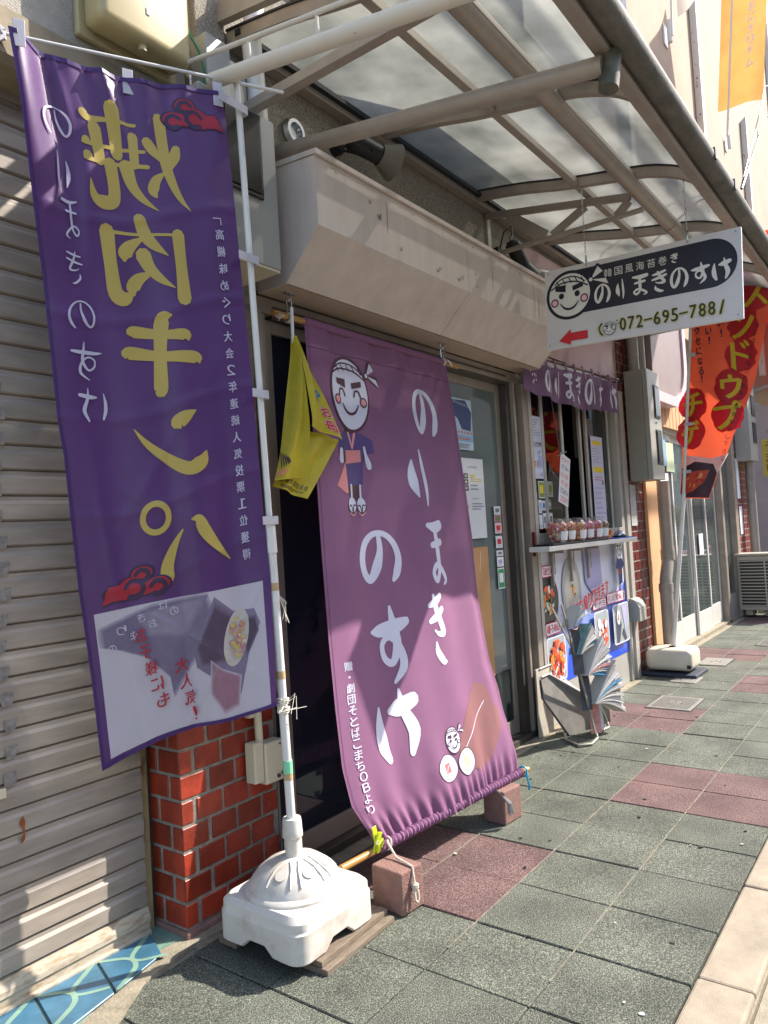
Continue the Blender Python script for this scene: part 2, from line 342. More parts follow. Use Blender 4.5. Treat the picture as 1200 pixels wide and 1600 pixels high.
# brush-written characters as strokes (unit box, y up, third value is width)
G = {
 'の': [[(.50, .86, .10), (.50, .6, .13), (.40, .3, .20), (.24, .08, .14), (.10, .18, .14), (.05, .45, .15), (.14, .74, .13), (.36, .93, .10), (.62, .93, .10), (.84, .74, .13), (.93, .45, .16), (.86, .18, .17), (.76, .03, .08)]],
 'り': [[(.22, .80, .05), (.17, .6, .20), (.20, .38, .26), (.34, .16, .05)], [(.66, 1., .05), (.70, .7, .12), (.76, .3, .13), (.70, .0, .04)]],
 'ほ': [[(.10, .98, .1), (.5, .94, .22), (.92, .98, .2)], [(.5, .95, .14), (.52, .5, .16), (.5, .25, .12), (.3, .1, .12), (.15, .22, .1), (.35, .34, .12), (.62, .28, .12), (.9, .1, .12), (.72, .02, .04)], [(.22, .66, .12), (.78, .70, .14)]],
 'き': [[(.15, .86, .1), (.5, .9, .16), (.85, .98, .12)], [(.1, .62, .1), (.5, .68, .16), (.9, .78, .12)], [(.42, 1., .08), (.55, .75, .15), (.8, .45, .16), (.5, .42, .10), (.3, .48, .05)], [(.28, .3, .05), (.3, .16, .15), (.55, .02, .15), (.72, .0, .06)]],
 'す': [[(.02, .70, .05), (.25, .70, .18), (.7, .74, .20), (.98, .78, .12)], [(.56, 1., .05), (.6, .8, .13), (.66, .5, .16), (.5, .26, .11), (.3, .34, .1), (.28, .52, .09), (.48, .60, .09), (.70, .46, .12), (.76, .2, .15), (.5, .0, .05)]],
 'け': [[(.14, .82, .04), (.10, .55, .18), (.12, .28, .22), (.22, .05, .12)], [(.40, .72, .10), (.6, .74, .24), (.94, .82, .2)], [(.66, 1., .05), (.70, .7, .16), (.84, .35, .22), (.72, .04, .1)]],
 'た': [[(.1, .8, .12), (.6, .86, .12)], [(.4, 1., .12), (.1, .05, .12)], [(.5, .55, .12), (.9, .6, .12)], [(.5, .25, .12), (.6, .08, .12), (.95, .1, .12)]],
 '焼': [[(.08, .66, .10), (.11, .57, .13), (.15, .46, .03)], [(.38, .70, .12), (.33, .62, .12), (.26, .52, .02)], [(.22, .95, .15), (.22, .70, .14), (.20, .45, .13), (.12, .2, .09), (.0, .02, .01)], [(.24, .40, .03), (.33, .32, .11), (.37, .22, .13), (.35, .16, .05)],
        [(.48, .86, .04), (.75, .86, .05), (.94, .84, .08), (.99, .88, .10)], [(.70, .98, .17), (.70, .55, .14)], [(.52, .74, .12), (.53, .46, .10)], [(.90, .76, .15), (.88, .46, .12)], [(.42, .60, .04), (.97, .60, .05), (1., .62, .10)], [(.40, .45, .05), (.96, .45, .05), (1., .48, .11)],
        [(.62, .44, .17), (.58, .26, .13), (.48, .12, .08), (.34, .01, .01)], [(.78, .44, .15), (.77, .20, .14), (.80, .08, .15), (.90, .06, .16), (.98, .11, .10), (1., .26, .01)]],
 '肉': [[(.10, .78, .13), (.10, .40, .12), (.10, .03, .15)], [(.12, .78, .03), (.6, .79, .03), (.88, .80, .04)], [(.90, .80, .15), (.90, .45, .13), (.88, .12, .15), (.78, .06, .15), (.68, .12, .02)], [(.52, .96, .12), (.47, .78, .13), (.38, .66, .10), (.24, .54, .01)], [(.52, .74, .04), (.66, .65, .12), (.73, .56, .14), (.74, .50, .05)],
        [(.52, .55, .16), (.46, .40, .12), (.34, .26, .08), (.2, .16, .01)], [(.46, .34, .04), (.60, .28, .12), (.68, .18, .14), (.68, .11, .05)]],
 'キ': [[(.14, .66, .04), (.18, .72, .12), (.45, .74, .09), (.84, .80, .12), (.88, .77, .04)], [(.02, .36, .04), (.08, .42, .13), (.5, .47, .10), (.92, .54, .13), (.97, .50, .04)], [(.34, .98, .03), (.46, .92, .15), (.52, .5, .13), (.55, .08, .15), (.57, .02, .1)]],
 'ン': [[(.12, .97, .02), (.26, .90, .14), (.38, .82, .16), (.36, .76, .05)], [(.02, .34, .03), (.10, .20, .16), (.30, .14, .15), (.62, .38, .11), (.84, .60, .07), (.98, .82, .01)]],
 'パ': [[(.44, .82, .02), (.36, .80, .10), (.30, .62, .13), (.18, .38, .09), (.02, .12, .01)], [(.56, .70, .02), (.68, .50, .08), (.78, .25, .13), (.80, .08, .15)]],
}
def gtext(sh, st, x, y, w, h, mat, step, vertical=False, mirror=False, bold=1.):
    for ch in st:
        if ch in G: sh.glyph(G[ch], x, y, w, h, mat, mirror, bold)
        else: sh.char(ch, x, y, w, h, mat, mirror, fit=True)
        if vertical: y += step
        else: x += step
def cloud(sh, cx, cy, w, h, mat, ink, flip=False):
    """red cloud scroll with dark outline"""
    f = -1 if flip else 1
    for col, g in ((ink, .14), (mat, 0)):
        for dx, dy, r in ((-.28, .08, .16), (-.05, .0, .20), (.1, -.28, .15), (.3, .12, .17), (.12, .12, .15)):
            sh.disc(cx + f * dx * w, cy + dy * h, (r + g * .28) * w, (r * 1.25 + g * .3) * h, col, n=18)
        sh.poly([(cx - f * .5 * w, cy + (.32 + g * .3) * h), (cx - f * .38 * w, cy - (.12 + g * .3) * h), (cx - f * .1 * w, cy - (.1 + g * .3) * h), (cx - f * .15 * w, cy + (.32 + g * .3) * h), (cx - f * .3 * w, cy + (.24 + g * .3) * h)], col)
    for dx, dy, r in ((-.03, .08, .11), (.1, -.22, .08), (.3, .18, .09)):
        sh.stroke([(cx + f * (dx + r * 1.2 * math.cos(t)) * w, cy + (dy + r * 2 * math.sin(t)) * h, .03 * w * (1 + t * .2)) for t in (R(a) for a in (200, 260, 320, 380, 440, 480))], ink)
def face(sh, cx, cy, r, white, ink, pink, squint=False, egg=1., knot=1):
    """round shop-emblem face with twisted headband"""
    k = 1 if egg == 1 else 1.15
    sh.disc(cx, cy, r * 1.09, r * 1.09 * egg, ink); sh.disc(cx, cy, r, r * egg, white, n=36)
    top = cy - r * egg
    sh.stroke([(cx - r * .88, top + r * .62, .07 * r), (cx - r * .4, top + r * .40, .07 * r), (cx + r * .3, top + r * .42, .07 * r), (cx + r * .88, top + r * .70, .07 * r)], ink)
    sh.stroke([(cx - r * .70, top + r * .40, .06 * r), (cx - r * .3, top + r * .18, .06 * r), (cx + r * .3, top + r * .20, .06 * r), (cx + r * .75, top + r * .48, .06 * r)], ink)
    for t in (-.6, -.3, 0., .3, .6): sh.stroke([(cx + r * t, top + r * (.22 + .2 * t * t), .05 * r), (cx + r * (t + .12), top + r * (.44 + .2 * t * t), .05 * r)], ink)
    if knot:
        kx, ky = cx + r * 1.05, top + r * .5
        for dx, dy in ((.45, -.5), (.7, .12)):
            q = [(kx, ky), (kx + r * dx - r * .12 * (1 if dy < 0 else 0), ky + r * dy - r * .05), (kx + r * dx + r * .12, ky + r * dy + r * .22)]
            sh.stroke([(*q[0], .04 * r), (*q[1], .26 * r)], ink); sh.poly(q, white)
        sh.disc(kx, ky, r * .14, r * .14, ink, n=12); sh.disc(kx, ky, r * .09, r * .09, white, n=12)
    ey = cy - r * .05 * k
    for sg in (-1, 1):
        bx = cx + sg * r * .42; by = cy - r * .38 * k
        sh.poly([(bx - sg * r * .26, by + r * (.10 if sg > 0 else -.02) - .1 * r * sg * (sg)), (bx - sg * r * .26 * -1, by - r * .12), (bx + sg * r * .26, by + r * .10), (bx - sg * r * .24, by + r * .22)], ink)
        if squint: sh.stroke([(bx - r * .17, ey + r * .14, .07 * r), (bx - r * .1, ey - r * .08, .07 * r), (bx + r * .08, ey - r * .08, .07 * r), (bx + r * .17, ey + r * .14, .07 * r)], ink)
        else: sh.disc(bx * .92 + cx * .08, ey + r * .05, r * .13, r * .14, ink, n=14)
        sh.disc(cx + sg * r * .72, ey + r * .32, r * .19, r * .20, ink, n=16); sh.disc(cx + sg * r * .72, ey + r * .32, r * .13, r * .14, pink, n=14)
    sh.stroke([(cx - r * .45, cy + r * .34 * k, .04 * r), (cx - r * .25, cy + r * .58 * k, .09 * r), (cx, cy + r * .66 * k, .10 * r), (cx + r * .25, cy + r * .58 * k, .09 * r), (cx + r * .45, cy + r * .34 * k, .04 * r)], ink)
# ---------------------------------------------------------------- palette
PAVE_G = speckle('granule_grey', lin('#2c2f2a'), lin('#565a50'), lin('#929384'))
PAVE_R = speckle('granule_red', lin('#3a2a29'), lin('#644a48'), lin('#94807b'))
KERB = M('kerb_stone', '#978b79', .85, .18, 9, .4, 250)
ASPH = speckle('asphalt', lin('#2b2b2a'), lin('#5a5955'), lin('#a7a49b'), 180)
SAND = M('joint_mortar', '#8d8471', .95, .25, 20, .8, 120)
STUCCO = M('rough_stucco', '#8f887b', .95, .30, 150, 1.6, 170, ramp=(.42, .60))
STUCCO2 = M('fine_stucco', '#aaa397', .95, .10, 18, 1.0, 260)
LINTEL = M('lintel_paint', '#8d8069', .8, .18, 9, .4, 40)
PEACH = M('upper_wall_paint', '#a58f7a', .9, .10, 1.5, .3, 60)
PEEL = M('peeling_white', '#d9d2c8', .8, .1, 30, .8, 50, col2='#6b5f55', ramp=(.60, .66), stretch=(1, 1, .35))
BRICKM = M('glazed_brick', '#8b3220', .38, .30, 9, .5, 60, spec=.5, rand=.28)
BRICKD = M('glazed_brick_dark', '#5e1f1c', .35, .22, 12, .3, 40, rand=.25)
MORT = M('brick_mortar', '#857d72', .95, .3, 30, .6, 200)
ALU = M('bronze_aluminium', '#998d81', .45, .12, 7, metal=.25)
ALUD = M('dark_aluminium', '#4a443e', .45, .12, 10, metal=.25)
ALUL = M('pale_aluminium', '#b0aba2', .45, .07, 10, metal=.2)
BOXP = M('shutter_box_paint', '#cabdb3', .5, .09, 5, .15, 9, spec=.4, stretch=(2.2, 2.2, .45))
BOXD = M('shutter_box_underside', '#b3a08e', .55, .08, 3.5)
SLAT = M('shutter_slat', '#968b7f', .5, .20, 4, .2, 18, stretch=(1, 1, 5))
RUST = M('rusty_bottom_bar', '#b3a793', .7, .1, 30, .5, 60, col2='#8f6f4c', ramp=(.48, .72), stretch=(.6, 1, 2))
BLUE = M('blue_tile', '#3d687f', .35, .22, 12, .15, 40, rand=.12)
GREENL = M('pale_green_glaze', '#7d9c8a', .35, .15, 12)
POLY = polycarb('awning_sheet')
CANO = M('canopy_frame', '#9b9085', .45, .10, 12, metal=.2)
CANOD = M('canopy_gasket', '#1c1f26', .6, .1)
GUT = M('mossy_gutter', '#68645b', .7, .2, 16, .3, 90, col2='#44463c', ramp=(.40, .72), stretch=(.5, 1, 1))
GREYP = M('grey_enamel', '#9b9a92', .4, .05, 8)
CREAM = M('cream_plastic', '#cdc3a8', .35, .07, 8)
CREAM2 = M('yellowed_plastic', '#b5a67c', .4, .08, 6)
WHITEP = M('white_plastic', '#d8d5d0', .35, .05, 9, .15, 25)
WPIPE = M('white_pipe', '#cfc9bd', .4, .1, 25, col2='#7c5a3e', ramp=(.66, .72))
BLACK = M('black_rubber', '#15161a', .45, .2)
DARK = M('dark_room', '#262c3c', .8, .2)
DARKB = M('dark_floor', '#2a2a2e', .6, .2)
STEEL = M('bright_steel', '#b9bcc0', .22, .1, 30, metal=.9)
WOODG = M('weathered_board', '#7a6c5c', .85, .3, 14, .6, 60, stretch=(1.2, 14, 14))
BAMB = M('bamboo', '#a97d42', .45, .2, 30, stretch=(1, 20, 20))
ROPE = M('cotton_rope', '#cbbfae', .9, .15, 60, .5, 200)
CONC = M('red_block', '#86655c', .9, .15, 30, 1.0, 170)
PLY = M('plywood', '#c79b70', .75, .14, 6, .1, 30, stretch=(6, 6, .8))
PIPEG = M('downpipe', '#8f8880', .4, .1, 10)
SKIN = M('ink_white', '#e2e1ea', .6, .02); INKB = M('ink_black', '#16161c', .5, .05); RED = M('ink_red', '#c81f2c', .5, .05)
NAVY = M('ink_navy', '#101a3a', .4, .05); YEL = M('ink_yellow', '#e3c92a', .5, .05); PINK = M('ink_pink', '#f0b4bc', .6, .03)
PAPER = M('paper', '#d9dbe0', .7, .03, 5); GREYI = M('ink_grey', '#6f7682', .6, .05); ORNG = M('ink_orange', '#e2702a', .6, .08)
GRN = M('ink_green', '#1f9a5a', .5, .05); LBLUE = M('ink_light_blue', '#7fb2d8', .5, .05); BLUEI = M('ink_blue', '#2458c4', .5, .06)
FLESH = M('ink_rice', '#e8e2d0', .6, .05); BROWNI = M('ink_brown', '#3d2a24', .6, .1); LILAC = M('ink_lilac', '#a9a4c9', .6, .05); OLIV = M('ink_olive', '#8d9a3d', .6, .05)

# ---------------------------------------------------------------- ground, road, pavement, kerb
ONE('road', MB(ASPH).box(-60, 120, -60, .455, -.3, -.03), None, None, (0, 0, -.3), kind='structure')
ONE('ground', MB(SAND).box(-60, 120, .458, 60, -.35, -.034), None, None, (0, 0, -.35), kind='structure')
pv = ONE('pavement', MB(SAND).box(-3, 60, .612, 2.20, -.033, -.012), None, None, (0, 0, -.03), kind='structure')
def tile_mesh(name, m, sx, sy, h, b=.003): return mesh_of(MB(m).box(-sx / 2, sx / 2, -sy / 2, sy / 2, -h, 0), name, Vector((0, 0, 0)), bevel=b, seg=1)
TX, TY, X0 = .3016, .33, 1.7701
tg = tile_mesh('paving_tile', PAVE_G, TX - .004, TY - .004, .03); tr = tile_mesh('paving_tile', PAVE_R, TX - .004, TY - .004, .03)
for i in range(-4, 44):
    for j in range(4):
        x = X0 + (i + .5) * TX; y = .609 + (j + .5) * TY
        if j == 3 and x < 1.55: y += 0
        red = (i % 8 in (1, 2) and j >= 2) or (i % 8 in (5, 6) and j < 2)
        o = inst('paving_tile', tr if red else tg, pv, (x, y, random.uniform(-.0022, .0022)), (random.uniform(-.003, .003), random.uniform(-.003, .003), 0))
        if j >= 2 and 10.6 < i < 12.2 and j == 3: pass
far = MB(PAVE_G)
for i in range(44, 110): far.box(X0 + i * TX + .003, X0 + (i + 1) * TX, .611, 1.927, -.03, 0)
P('far_paving', far, pv, kind='stuff')
st = MB(SAND).box(1.50, 40, 1.931, 2.01, -.03, -.002); P('mortar_strip', st, pv)
P('mortar_apron', MB(SAND).prism([(-1, 1.72), (1.10, 1.80), (1.30, 1.93), (1.50, 1.965), (1.70, 1.935), (1.70, 2.0), (1.5, 2.05), (1.38, 2.06), (1.05, 1.97), (-1, 1.9)], -.02, .003, 'z'), pv)
kb = ONE('kerb', MB(SAND).box(-6, 60, .458, .609, -.2, -.02), None, None, (0, 0, -.2), kind='structure')
km = mesh_of(MB(KERB).box(-.301, .301, .002, .146, -.14, 0), 'kerb_stone', Vector((0, 0, 0)), bevel=.008, seg=2)
for i in range(-5, 45): inst('kerb_stone', km, kb, (2.427 + i * .606, .460, random.uniform(-.001, .002)))
rg = random.Random(11); DEB = M('gum_spot', '#b9b5a8', .9, .1, 40); DRK = M('dark_spot', '#3a3b36', .95, .2, 40)
lit_ = MB()
for y_ in (.939, 1.269, 1.599):
    P('sand_joint', MB(M('pale_sand', '#777162', .95, .35, 25)).box(1.9, 12, y_ - .0022, y_ + .0022, -.012, -.0012), pv)
P('gutter_strip', MB(M('gutter_concrete', '#8f8776', .9, .2, 12, .8, 120)).box(-6, 60, .02, .452, -.1, -.024), ONE('gutter_channel', MB(SAND).box(-6, 60, .452, .457, -.1, -.03), None, None, (0, .45, -.1), kind='structure'))
for k in range(46):
    x, y, r0 = rg.uniform(1.7, 7), rg.uniform(.66, 1.9), rg.uniform(.003, .008); lit_.set(DEB if k % 3 == 0 else DRK)
    lit_.prism([(x + r0 * rg.uniform(.6, 1.5) * math.cos(a_ * .9), y + r0 * rg.uniform(.6, 1.3) * math.sin(a_ * .9)) for a_ in range(7)], .0015, .0045, 'z')
P('gum_spot', lit_, pv, kind='stuff')
# far side of the street
op = ONE('opposite_pavement', MB(PAVE_G).box(-40, 80, -9.5, -6.8, -.2, .02), None, None, (0, -8, -.2), kind='structure')
lnm = MB(M('road_paint', '#d8d6cf', .8, .1, 12)).box(-40, 80, .18, .30, -.029, -.025)
lnm.box(-40, 80, -6.35, -6.23, -.029, -.025)
ONE('road_marking', lnm, None, None, (0, 0, -.03), kind='structure')
def opp(x0, x1, h, col, label, n, fl):
    b = T('opposite_building', label, 'building', (x0, -9.5, 0)); m = M('opp_' + col, col, .9, .08, 3)
    P('wall', MB(m).box(x0, x1, -16, -9.5, 0, h), b); P('roof', MB(ALUD).box(x0 - .1, x1 + .1, -16.1, -9.4, h, h + .2), b)
    wm = mesh_of(MB(glass('far_glass', (.1, .12, .14))).box(-.7, .7, -.02, .02, -.55, .55), 'pane', Vector((0, 0, 0)))
    fm = mesh_of(MB(ALUL).box(-.78, .78, -.05, .0, -.63, .63), 'window', Vector((0, 0, 0)))
    for k in range(n):
        for f in range(fl):
            x = x0 + (k + .5) * (x1 - x0) / n; z = 1.4 + f * 2.8
            w = inst('window', fm, b, (x, -9.44, z)); p_ = bpy.data.objects.new('pane', wm); COL.objects.link(p_); p_.parent = w; p_.location = (0, .03, 0); WL[p_] = Vector((x, -9.4, z))
opp(-8, 2, 7.2, '#c9c2b4', 'pale plastered house across the street with two rows of windows', 4, 2)
opp(2.3, 11, 8.6, '#a89c8c', 'brown rendered shop house across the street with three storeys', 4, 3)
opp(27, 44, 9.0, '#b3a596', 'tan building further down the far side of the street', 7, 3)
opp(45, 75, 7.5, '#bdb8b0', 'last grey building down the far side of the street', 9, 2)
opp(11.4, 26, 7.0, '#cfcbc4', 'long off white building across the street beyond the brown house', 6, 2)

pc_ = T('shadow_band_cables', 'pair of unseen cables added above the canopy to cast shadow bands on it', 'cable', (0, -.7, 6))  # unseen cables added so that shadow bands fall on the canopy sheets
P('cable', MB(BLACK).tube([(-10 + 4 * i, -.90, 6.0 - .02 * (i - 4) ** 2 * .2) for i in range(9)], .055, 8), pc_, smooth=True); P('cable', MB(BLACK).tube([(-10 + 4 * i, -.66, 6.05 - .02 * (i - 4) ** 2 * .2) for i in range(9)], .020, 8), pc_, smooth=True)

# ---------------------------------------------------------------- the shop building
sb = T('shop_building', 'stucco shop front with red brick piers, service window and beige upper wall', 'building', (0, 2.01, 0))
P('lintel', MB(LINTEL).prism([(2.0, 2.80), (2.0, 2.665), (2.02, 2.645), (2.24, 2.645), (2.24, 2.80)], -4, 1.50), sb)
P('plaster_wall', MB(STUCCO2).box(-4, 1.72, 2.01, 2.25, 2.80, 7.5), sb)
P('corner_column', MB(STUCCO).box(1.72, 1.86, 1.985, 2.25, 2.2, 7.5), sb, bevel=.006)
P('stucco_wall', MB(STUCCO).box(1.86, 3.862, 2.01, 2.25, 2.21, 3.5), sb)
P('stucco_wall', MB(STUCCO).box(3.90, 6.43, 2.012, 2.25, 2.36, 3.5), sb)
P('cover_strip', MB(ALUL).box(3.862, 3.90, 1.995, 2.20, 2.21, 3.16), sb)
P('fascia_panel', MB(M('pink_fascia', '#a07f7c', .5, .1, 4)).box(4.2, 5.84, 1.985, 2.01, 2.37, 3.05), sb)
P('upper_wall', MB(PEACH).box(6.45, 40, 1.98, 2.30, 3.12, 12), sb)
P('upper_wall', MB(PEACH).box(1.86, 6.45, 1.98, 2.30, 3.52, 12), sb)
P('unseen_shade_box', MB(GREYP).box(3.25, 4.25, 1.42, 1.975, 3.62, 4.15), sb, bevel=.01)  # unseen box added over the canopy to shade its sheets near the wall
P('far_wall', MB(M('beige_far', '#9a8f84', .9, .1, 2)).box(16.0, 16.3, 2.31, 6, 0, 9), sb)
for x in (6.45, 9.35, 12.2, 15.2):
    P('window_strip', MB(PEEL).box(x, x + .13, 1.90, 1.975, 3.3, 12), sb)
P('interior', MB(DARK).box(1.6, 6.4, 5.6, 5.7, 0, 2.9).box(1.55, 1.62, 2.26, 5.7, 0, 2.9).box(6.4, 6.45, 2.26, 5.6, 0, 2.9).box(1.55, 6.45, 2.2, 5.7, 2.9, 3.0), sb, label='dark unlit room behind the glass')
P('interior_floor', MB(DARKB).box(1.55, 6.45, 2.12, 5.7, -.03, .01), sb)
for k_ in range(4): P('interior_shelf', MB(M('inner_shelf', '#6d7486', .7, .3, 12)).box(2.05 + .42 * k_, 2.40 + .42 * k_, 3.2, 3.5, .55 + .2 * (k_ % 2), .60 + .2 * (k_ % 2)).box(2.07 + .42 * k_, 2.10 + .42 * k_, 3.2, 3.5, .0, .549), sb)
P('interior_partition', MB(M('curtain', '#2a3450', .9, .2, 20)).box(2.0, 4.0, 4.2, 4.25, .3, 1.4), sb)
# brick piers: every brick its own piece
def pier(x0, x1, y0, y1, z1, zt, mat, pitch_x, course, label=None, side=True, front=True, off=0.):
    p = P('brick_pier', MB(MORT).box(x0 + .0025, x1 - .002, y0 + .0025, y1, 0, zt), sb, label=label)
    g = .011; hz = course - g
    fm = {}
    def piece(w, axis):
        k = (round(w, 3), axis)
        if k not in fm:
            m = MB(mat).box(-w / 2, w / 2, -.0015, .010, -hz / 2, hz / 2) if axis == 'x' else MB(mat).box(-.0015, .010, -w / 2, w / 2, -hz / 2, hz / 2)
            fm[k] = mesh_of(m, 'brick', Vector((0, 0, 0)), bevel=.002, seg=1)
        return fm[k]
    n = int((z1 - .03) / course)
    for c in range(n):
        z = .025 + (c + .5) * course
        for face_ in (['x'] if front else []) + (['y'] if side else []):
            a, b = (x0, x1) if face_ == 'x' else (y0, y1)
            first = pitch_x * (.5 if (c % 2 == 0) == (face_ == 'x') else 1.0)
            t = a; w = first
            while t < b - .02:
                e = min(t + w, b); w_ = e - t - g
                if w_ > .015:
                    if face_ == 'x': inst('brick', piece(w_, 'x'), p, (t + (0 if t == a else g / 2) + w_ / 2, y0 + random.uniform(-.0006, .0006), z))
                    else: inst('brick', piece(w_, 'y'), p, (x0 + random.uniform(-.001, .001), t + (.003 if t == a else g / 2) + w_ / 2, z))
                t = e; w = pitch_x
    return p
pier(1.515, 1.945, 2.01, 2.19, 1.86, 2.64, BRICKM, .1165, .0815, 'red glazed brick pier beside the roller shutter')
pier(5.985, 6.62, 2.0, 2.15, 3.1, 3.12, BRICKD, .112, .0815, 'dark red brick pier behind the grey meter box', side=False)
P('pier_base', MB(CONC).box(1.505, 1.95, 1.995, 2.18, -.03, .022), sb, bevel=.006)

# ---------------------------------------------------------------- left roller shutter and its sill
rs = T('roller_shutter', 'closed grey steel roller shutter with rusty bottom bar at the far left', 'shutter', (0, 2.15, 0))
prof = [(2.152, .0), (2.140, .006), (2.139, .050), (2.146, .060), (2.146, .071), (2.152, .0735), (2.16, .0735), (2.16, .0)]
sm = mesh_of(MB(SLAT).prism(prof, -3.0, 1.463), 'slat', Vector((0, 0, 0)))
for k in range(36): inst('slat', sm, rs, (0, 0, .098 + k * .0742))
P('bottom_bar', MB(RUST).prism([(2.155, .0), (2.125, .0), (2.125, .018), (2.134, .022), (2.134, .045), (2.128, .05), (2.128, .066), (2.14, .094), (2.155, .094)], -3.0, 1.463), rs)
P('guide_rail', MB(M('rusty_rail', '#a5946c', .8, .1, 22, .5, 60, col2='#7d6644', ramp=(.5, .7), stretch=(1, 1, .4))).box(1.468, 1.498, 2.158, 2.20, 0, 2.645), rs, bevel=.003)
P('rail_backing', MB(ALUD).box(1.4985, 1.514, 2.17, 2.20, 0, 2.645), rs)
lt = T('label_tag', 'tiny cream name plate stuck to the grey roller shutter', 'tag', (1.0, 2.138, .59))
P('plate', MB(CREAM).box(.985, 1.022, 2.132, 2.139, .585, .612), lt)
# rust scar and faded stripes on the slats
sc = Sheet(plane_fn((0, 2.138, 0), (1, 0, 0), (0, 0, -1), (0, -1, 0)), .0016)
RUSTI = M('rust_streak', '#8a4a22', .9, .3, 40); SMUD = M('tape_residue', '#827d77', .9, .35, 50)
sc.stroke([(1.068, -.515, .004), (1.066, -.50, .016), (1.068, -.488, .008), (1.07, -.47, .005), (1.066, -.455, .012), (1.062, -.445, .003)], RUSTI)
sc.stroke([(.992, -.47, .01), (.998, -.462, .004)], RUSTI)
P('rust_mark', sc.mb, rs, recalc=False)
for k in range(16):
    sc = Sheet(plane_fn((0, 2.138, 0), (1, 0, 0), (0, 0, -1), (0, -1, 0)), .0013)
    z = .6 + k * .0742; x = 1.035 + .01 * math.sin(k)
    sc.poly([(x - .018 + random.uniform(-.004, .004), -(z + .048)), (x + .02, -(z + .05)), (x + .017 + random.uniform(-.006, .006), -(z + .016)), (x - .008, -(z + .010)), (x - .016, -(z + .02))], SMUD)
    P('tape_mark', sc.mb, rs, recalc=False)
th = ONE('sill', MB(M('sill_bed', '#6f8c7c', .6, .2, 20)).prism([(-3, 1.78), (1.05, 1.90), (1.30, 2.0), (1.42, 2.03), (1.515, 2.02), (1.515, 2.17), (-3, 2.17)], -.03, .006, 'z'), None, None, (0, 2.1, 0), kind='structure')
for k in range(8):
    x0 = 1.47 - (k + 1) * .195; x1 = x0 + .187; sk = .06
    yb = lambda x: 1.905 + .1 * max(0, min(1, (x - 1.05) / .4))
    q = [(x0 - sk, yb(x0 - sk)), (x1 - sk, yb(x1 - sk)), (x1, 2.135), (x0, 2.135)]
    P('blue_tile', MB(BLUE).prism(q, .006, .0125, 'z'), th, bevel=.0015, seg=1)
    s_ = Sheet(plane_fn((0, 0, .0125), (1, 0, 0), (0, 1, 0), (0, 0, 1)), .0006)
    s_.stroke([(x0 - .05, 1.93 + .02, .014), (x0 + .04, 2.0, .016), (x0 + .07, 2.06, .014), (x0 + .13, 2.10, .016), (x0 + .18, 2.13, .012)], GREENL)
    s_.stroke([(x0 + .0, 2.12, .012), (x0 + .05, 2.07, .014), (x0 + .07, 2.02, .013), (x0 + .13, 1.98, .014)], GREENL)
    P('glaze_line', s_.mb, th, recalc=False)

# ---------------------------------------------------------------- shutter box over the door
hb = T('shutter_box', 'long beige metal shutter housing above the glass door', 'shutter housing', (1.98, 2.01, 2.2))
HX1 = 4.155
HP = [(2.008, 2.205), (1.861, 2.203), (1.690, 2.372), (1.689, 2.618), (1.70, 2.635), (2.008, 2.668)]
P('front_panel', MB(BOXP).prism([(1.861, 2.203), (1.690, 2.372), (1.689, 2.622), (1.70, 2.622), (1.702, 2.377), (1.869, 2.210)], 1.986, 3.045), hb)
P('front_panel', MB(BOXP).prism([(1.861, 2.203), (1.690, 2.372), (1.689, 2.622), (1.70, 2.622), (1.702, 2.377), (1.869, 2.210)], 3.048, HX1 - .006), hb)
P('top_ledge', MB(BOXP).prism([(1.676, 2.624), (1.676, 2.642), (2.008, 2.672), (2.008, 2.650)], 1.975, HX1), hb)
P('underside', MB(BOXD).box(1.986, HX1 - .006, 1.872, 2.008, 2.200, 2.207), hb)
for x in (1.980, HX1 - .006): P('end_cap', MB(BOXP).prism([(2.008, 2.200), (1.859, 2.200), (1.687, 2.371), (1.687, 2.622), (2.008, 2.65)], x, x + .005), hb)
sm_ = Sheet(plane_fn((1.986, 1.689, 2.62), (1, 0, 0), (0, 0, -1), (0, -1, 0)), .0006)
GR = M('smudge', '#85766d', .7, .3, 60)
for x, y, w in ((.36, .10, .03), (.50, .19, .008), (.78, .21, .01), (.80, .195, .006), (.96, .205, .012), (.99, .19, .008), (1.12, .14, .006), (1.13, .2, .006), (.3, .06, .01)):
    sm_.stroke([(x, y, w * .3), (x + .012, y + .01, w * .6), (x + .02, y - .008, w * .2)], GR)
P('smudge', sm_.mb, hb, recalc=False, kind='stuff')
DS = M('drip_stain', '#a3958b', .7, .2, 40)
for x, y0, y1 in ((.42, .03, .16), (1.30, .02, .19), (1.78, .03, .22), (1.83, .05, .24), (2.0, .02, .2)):
    d_ = Sheet(plane_fn((1.986, 1.689, 2.62), (1, 0, 0), (0, 0, -1), (0, -1, 0)), .0004); d_.stroke([(x, y0, .002), (x + .004, (y0 + y1) / 2, .008), (x, y1, .002)], DS); P('drip_stain', d_.mb, hb, recalc=False)
for x in (2.1, 2.6, 3.0, 3.1, 3.6, 4.05): P('screw', MB(STEEL).cyl((x, 1.6885, 2.60), (x, 1.6865, 2.60), .004, n=8), hb)

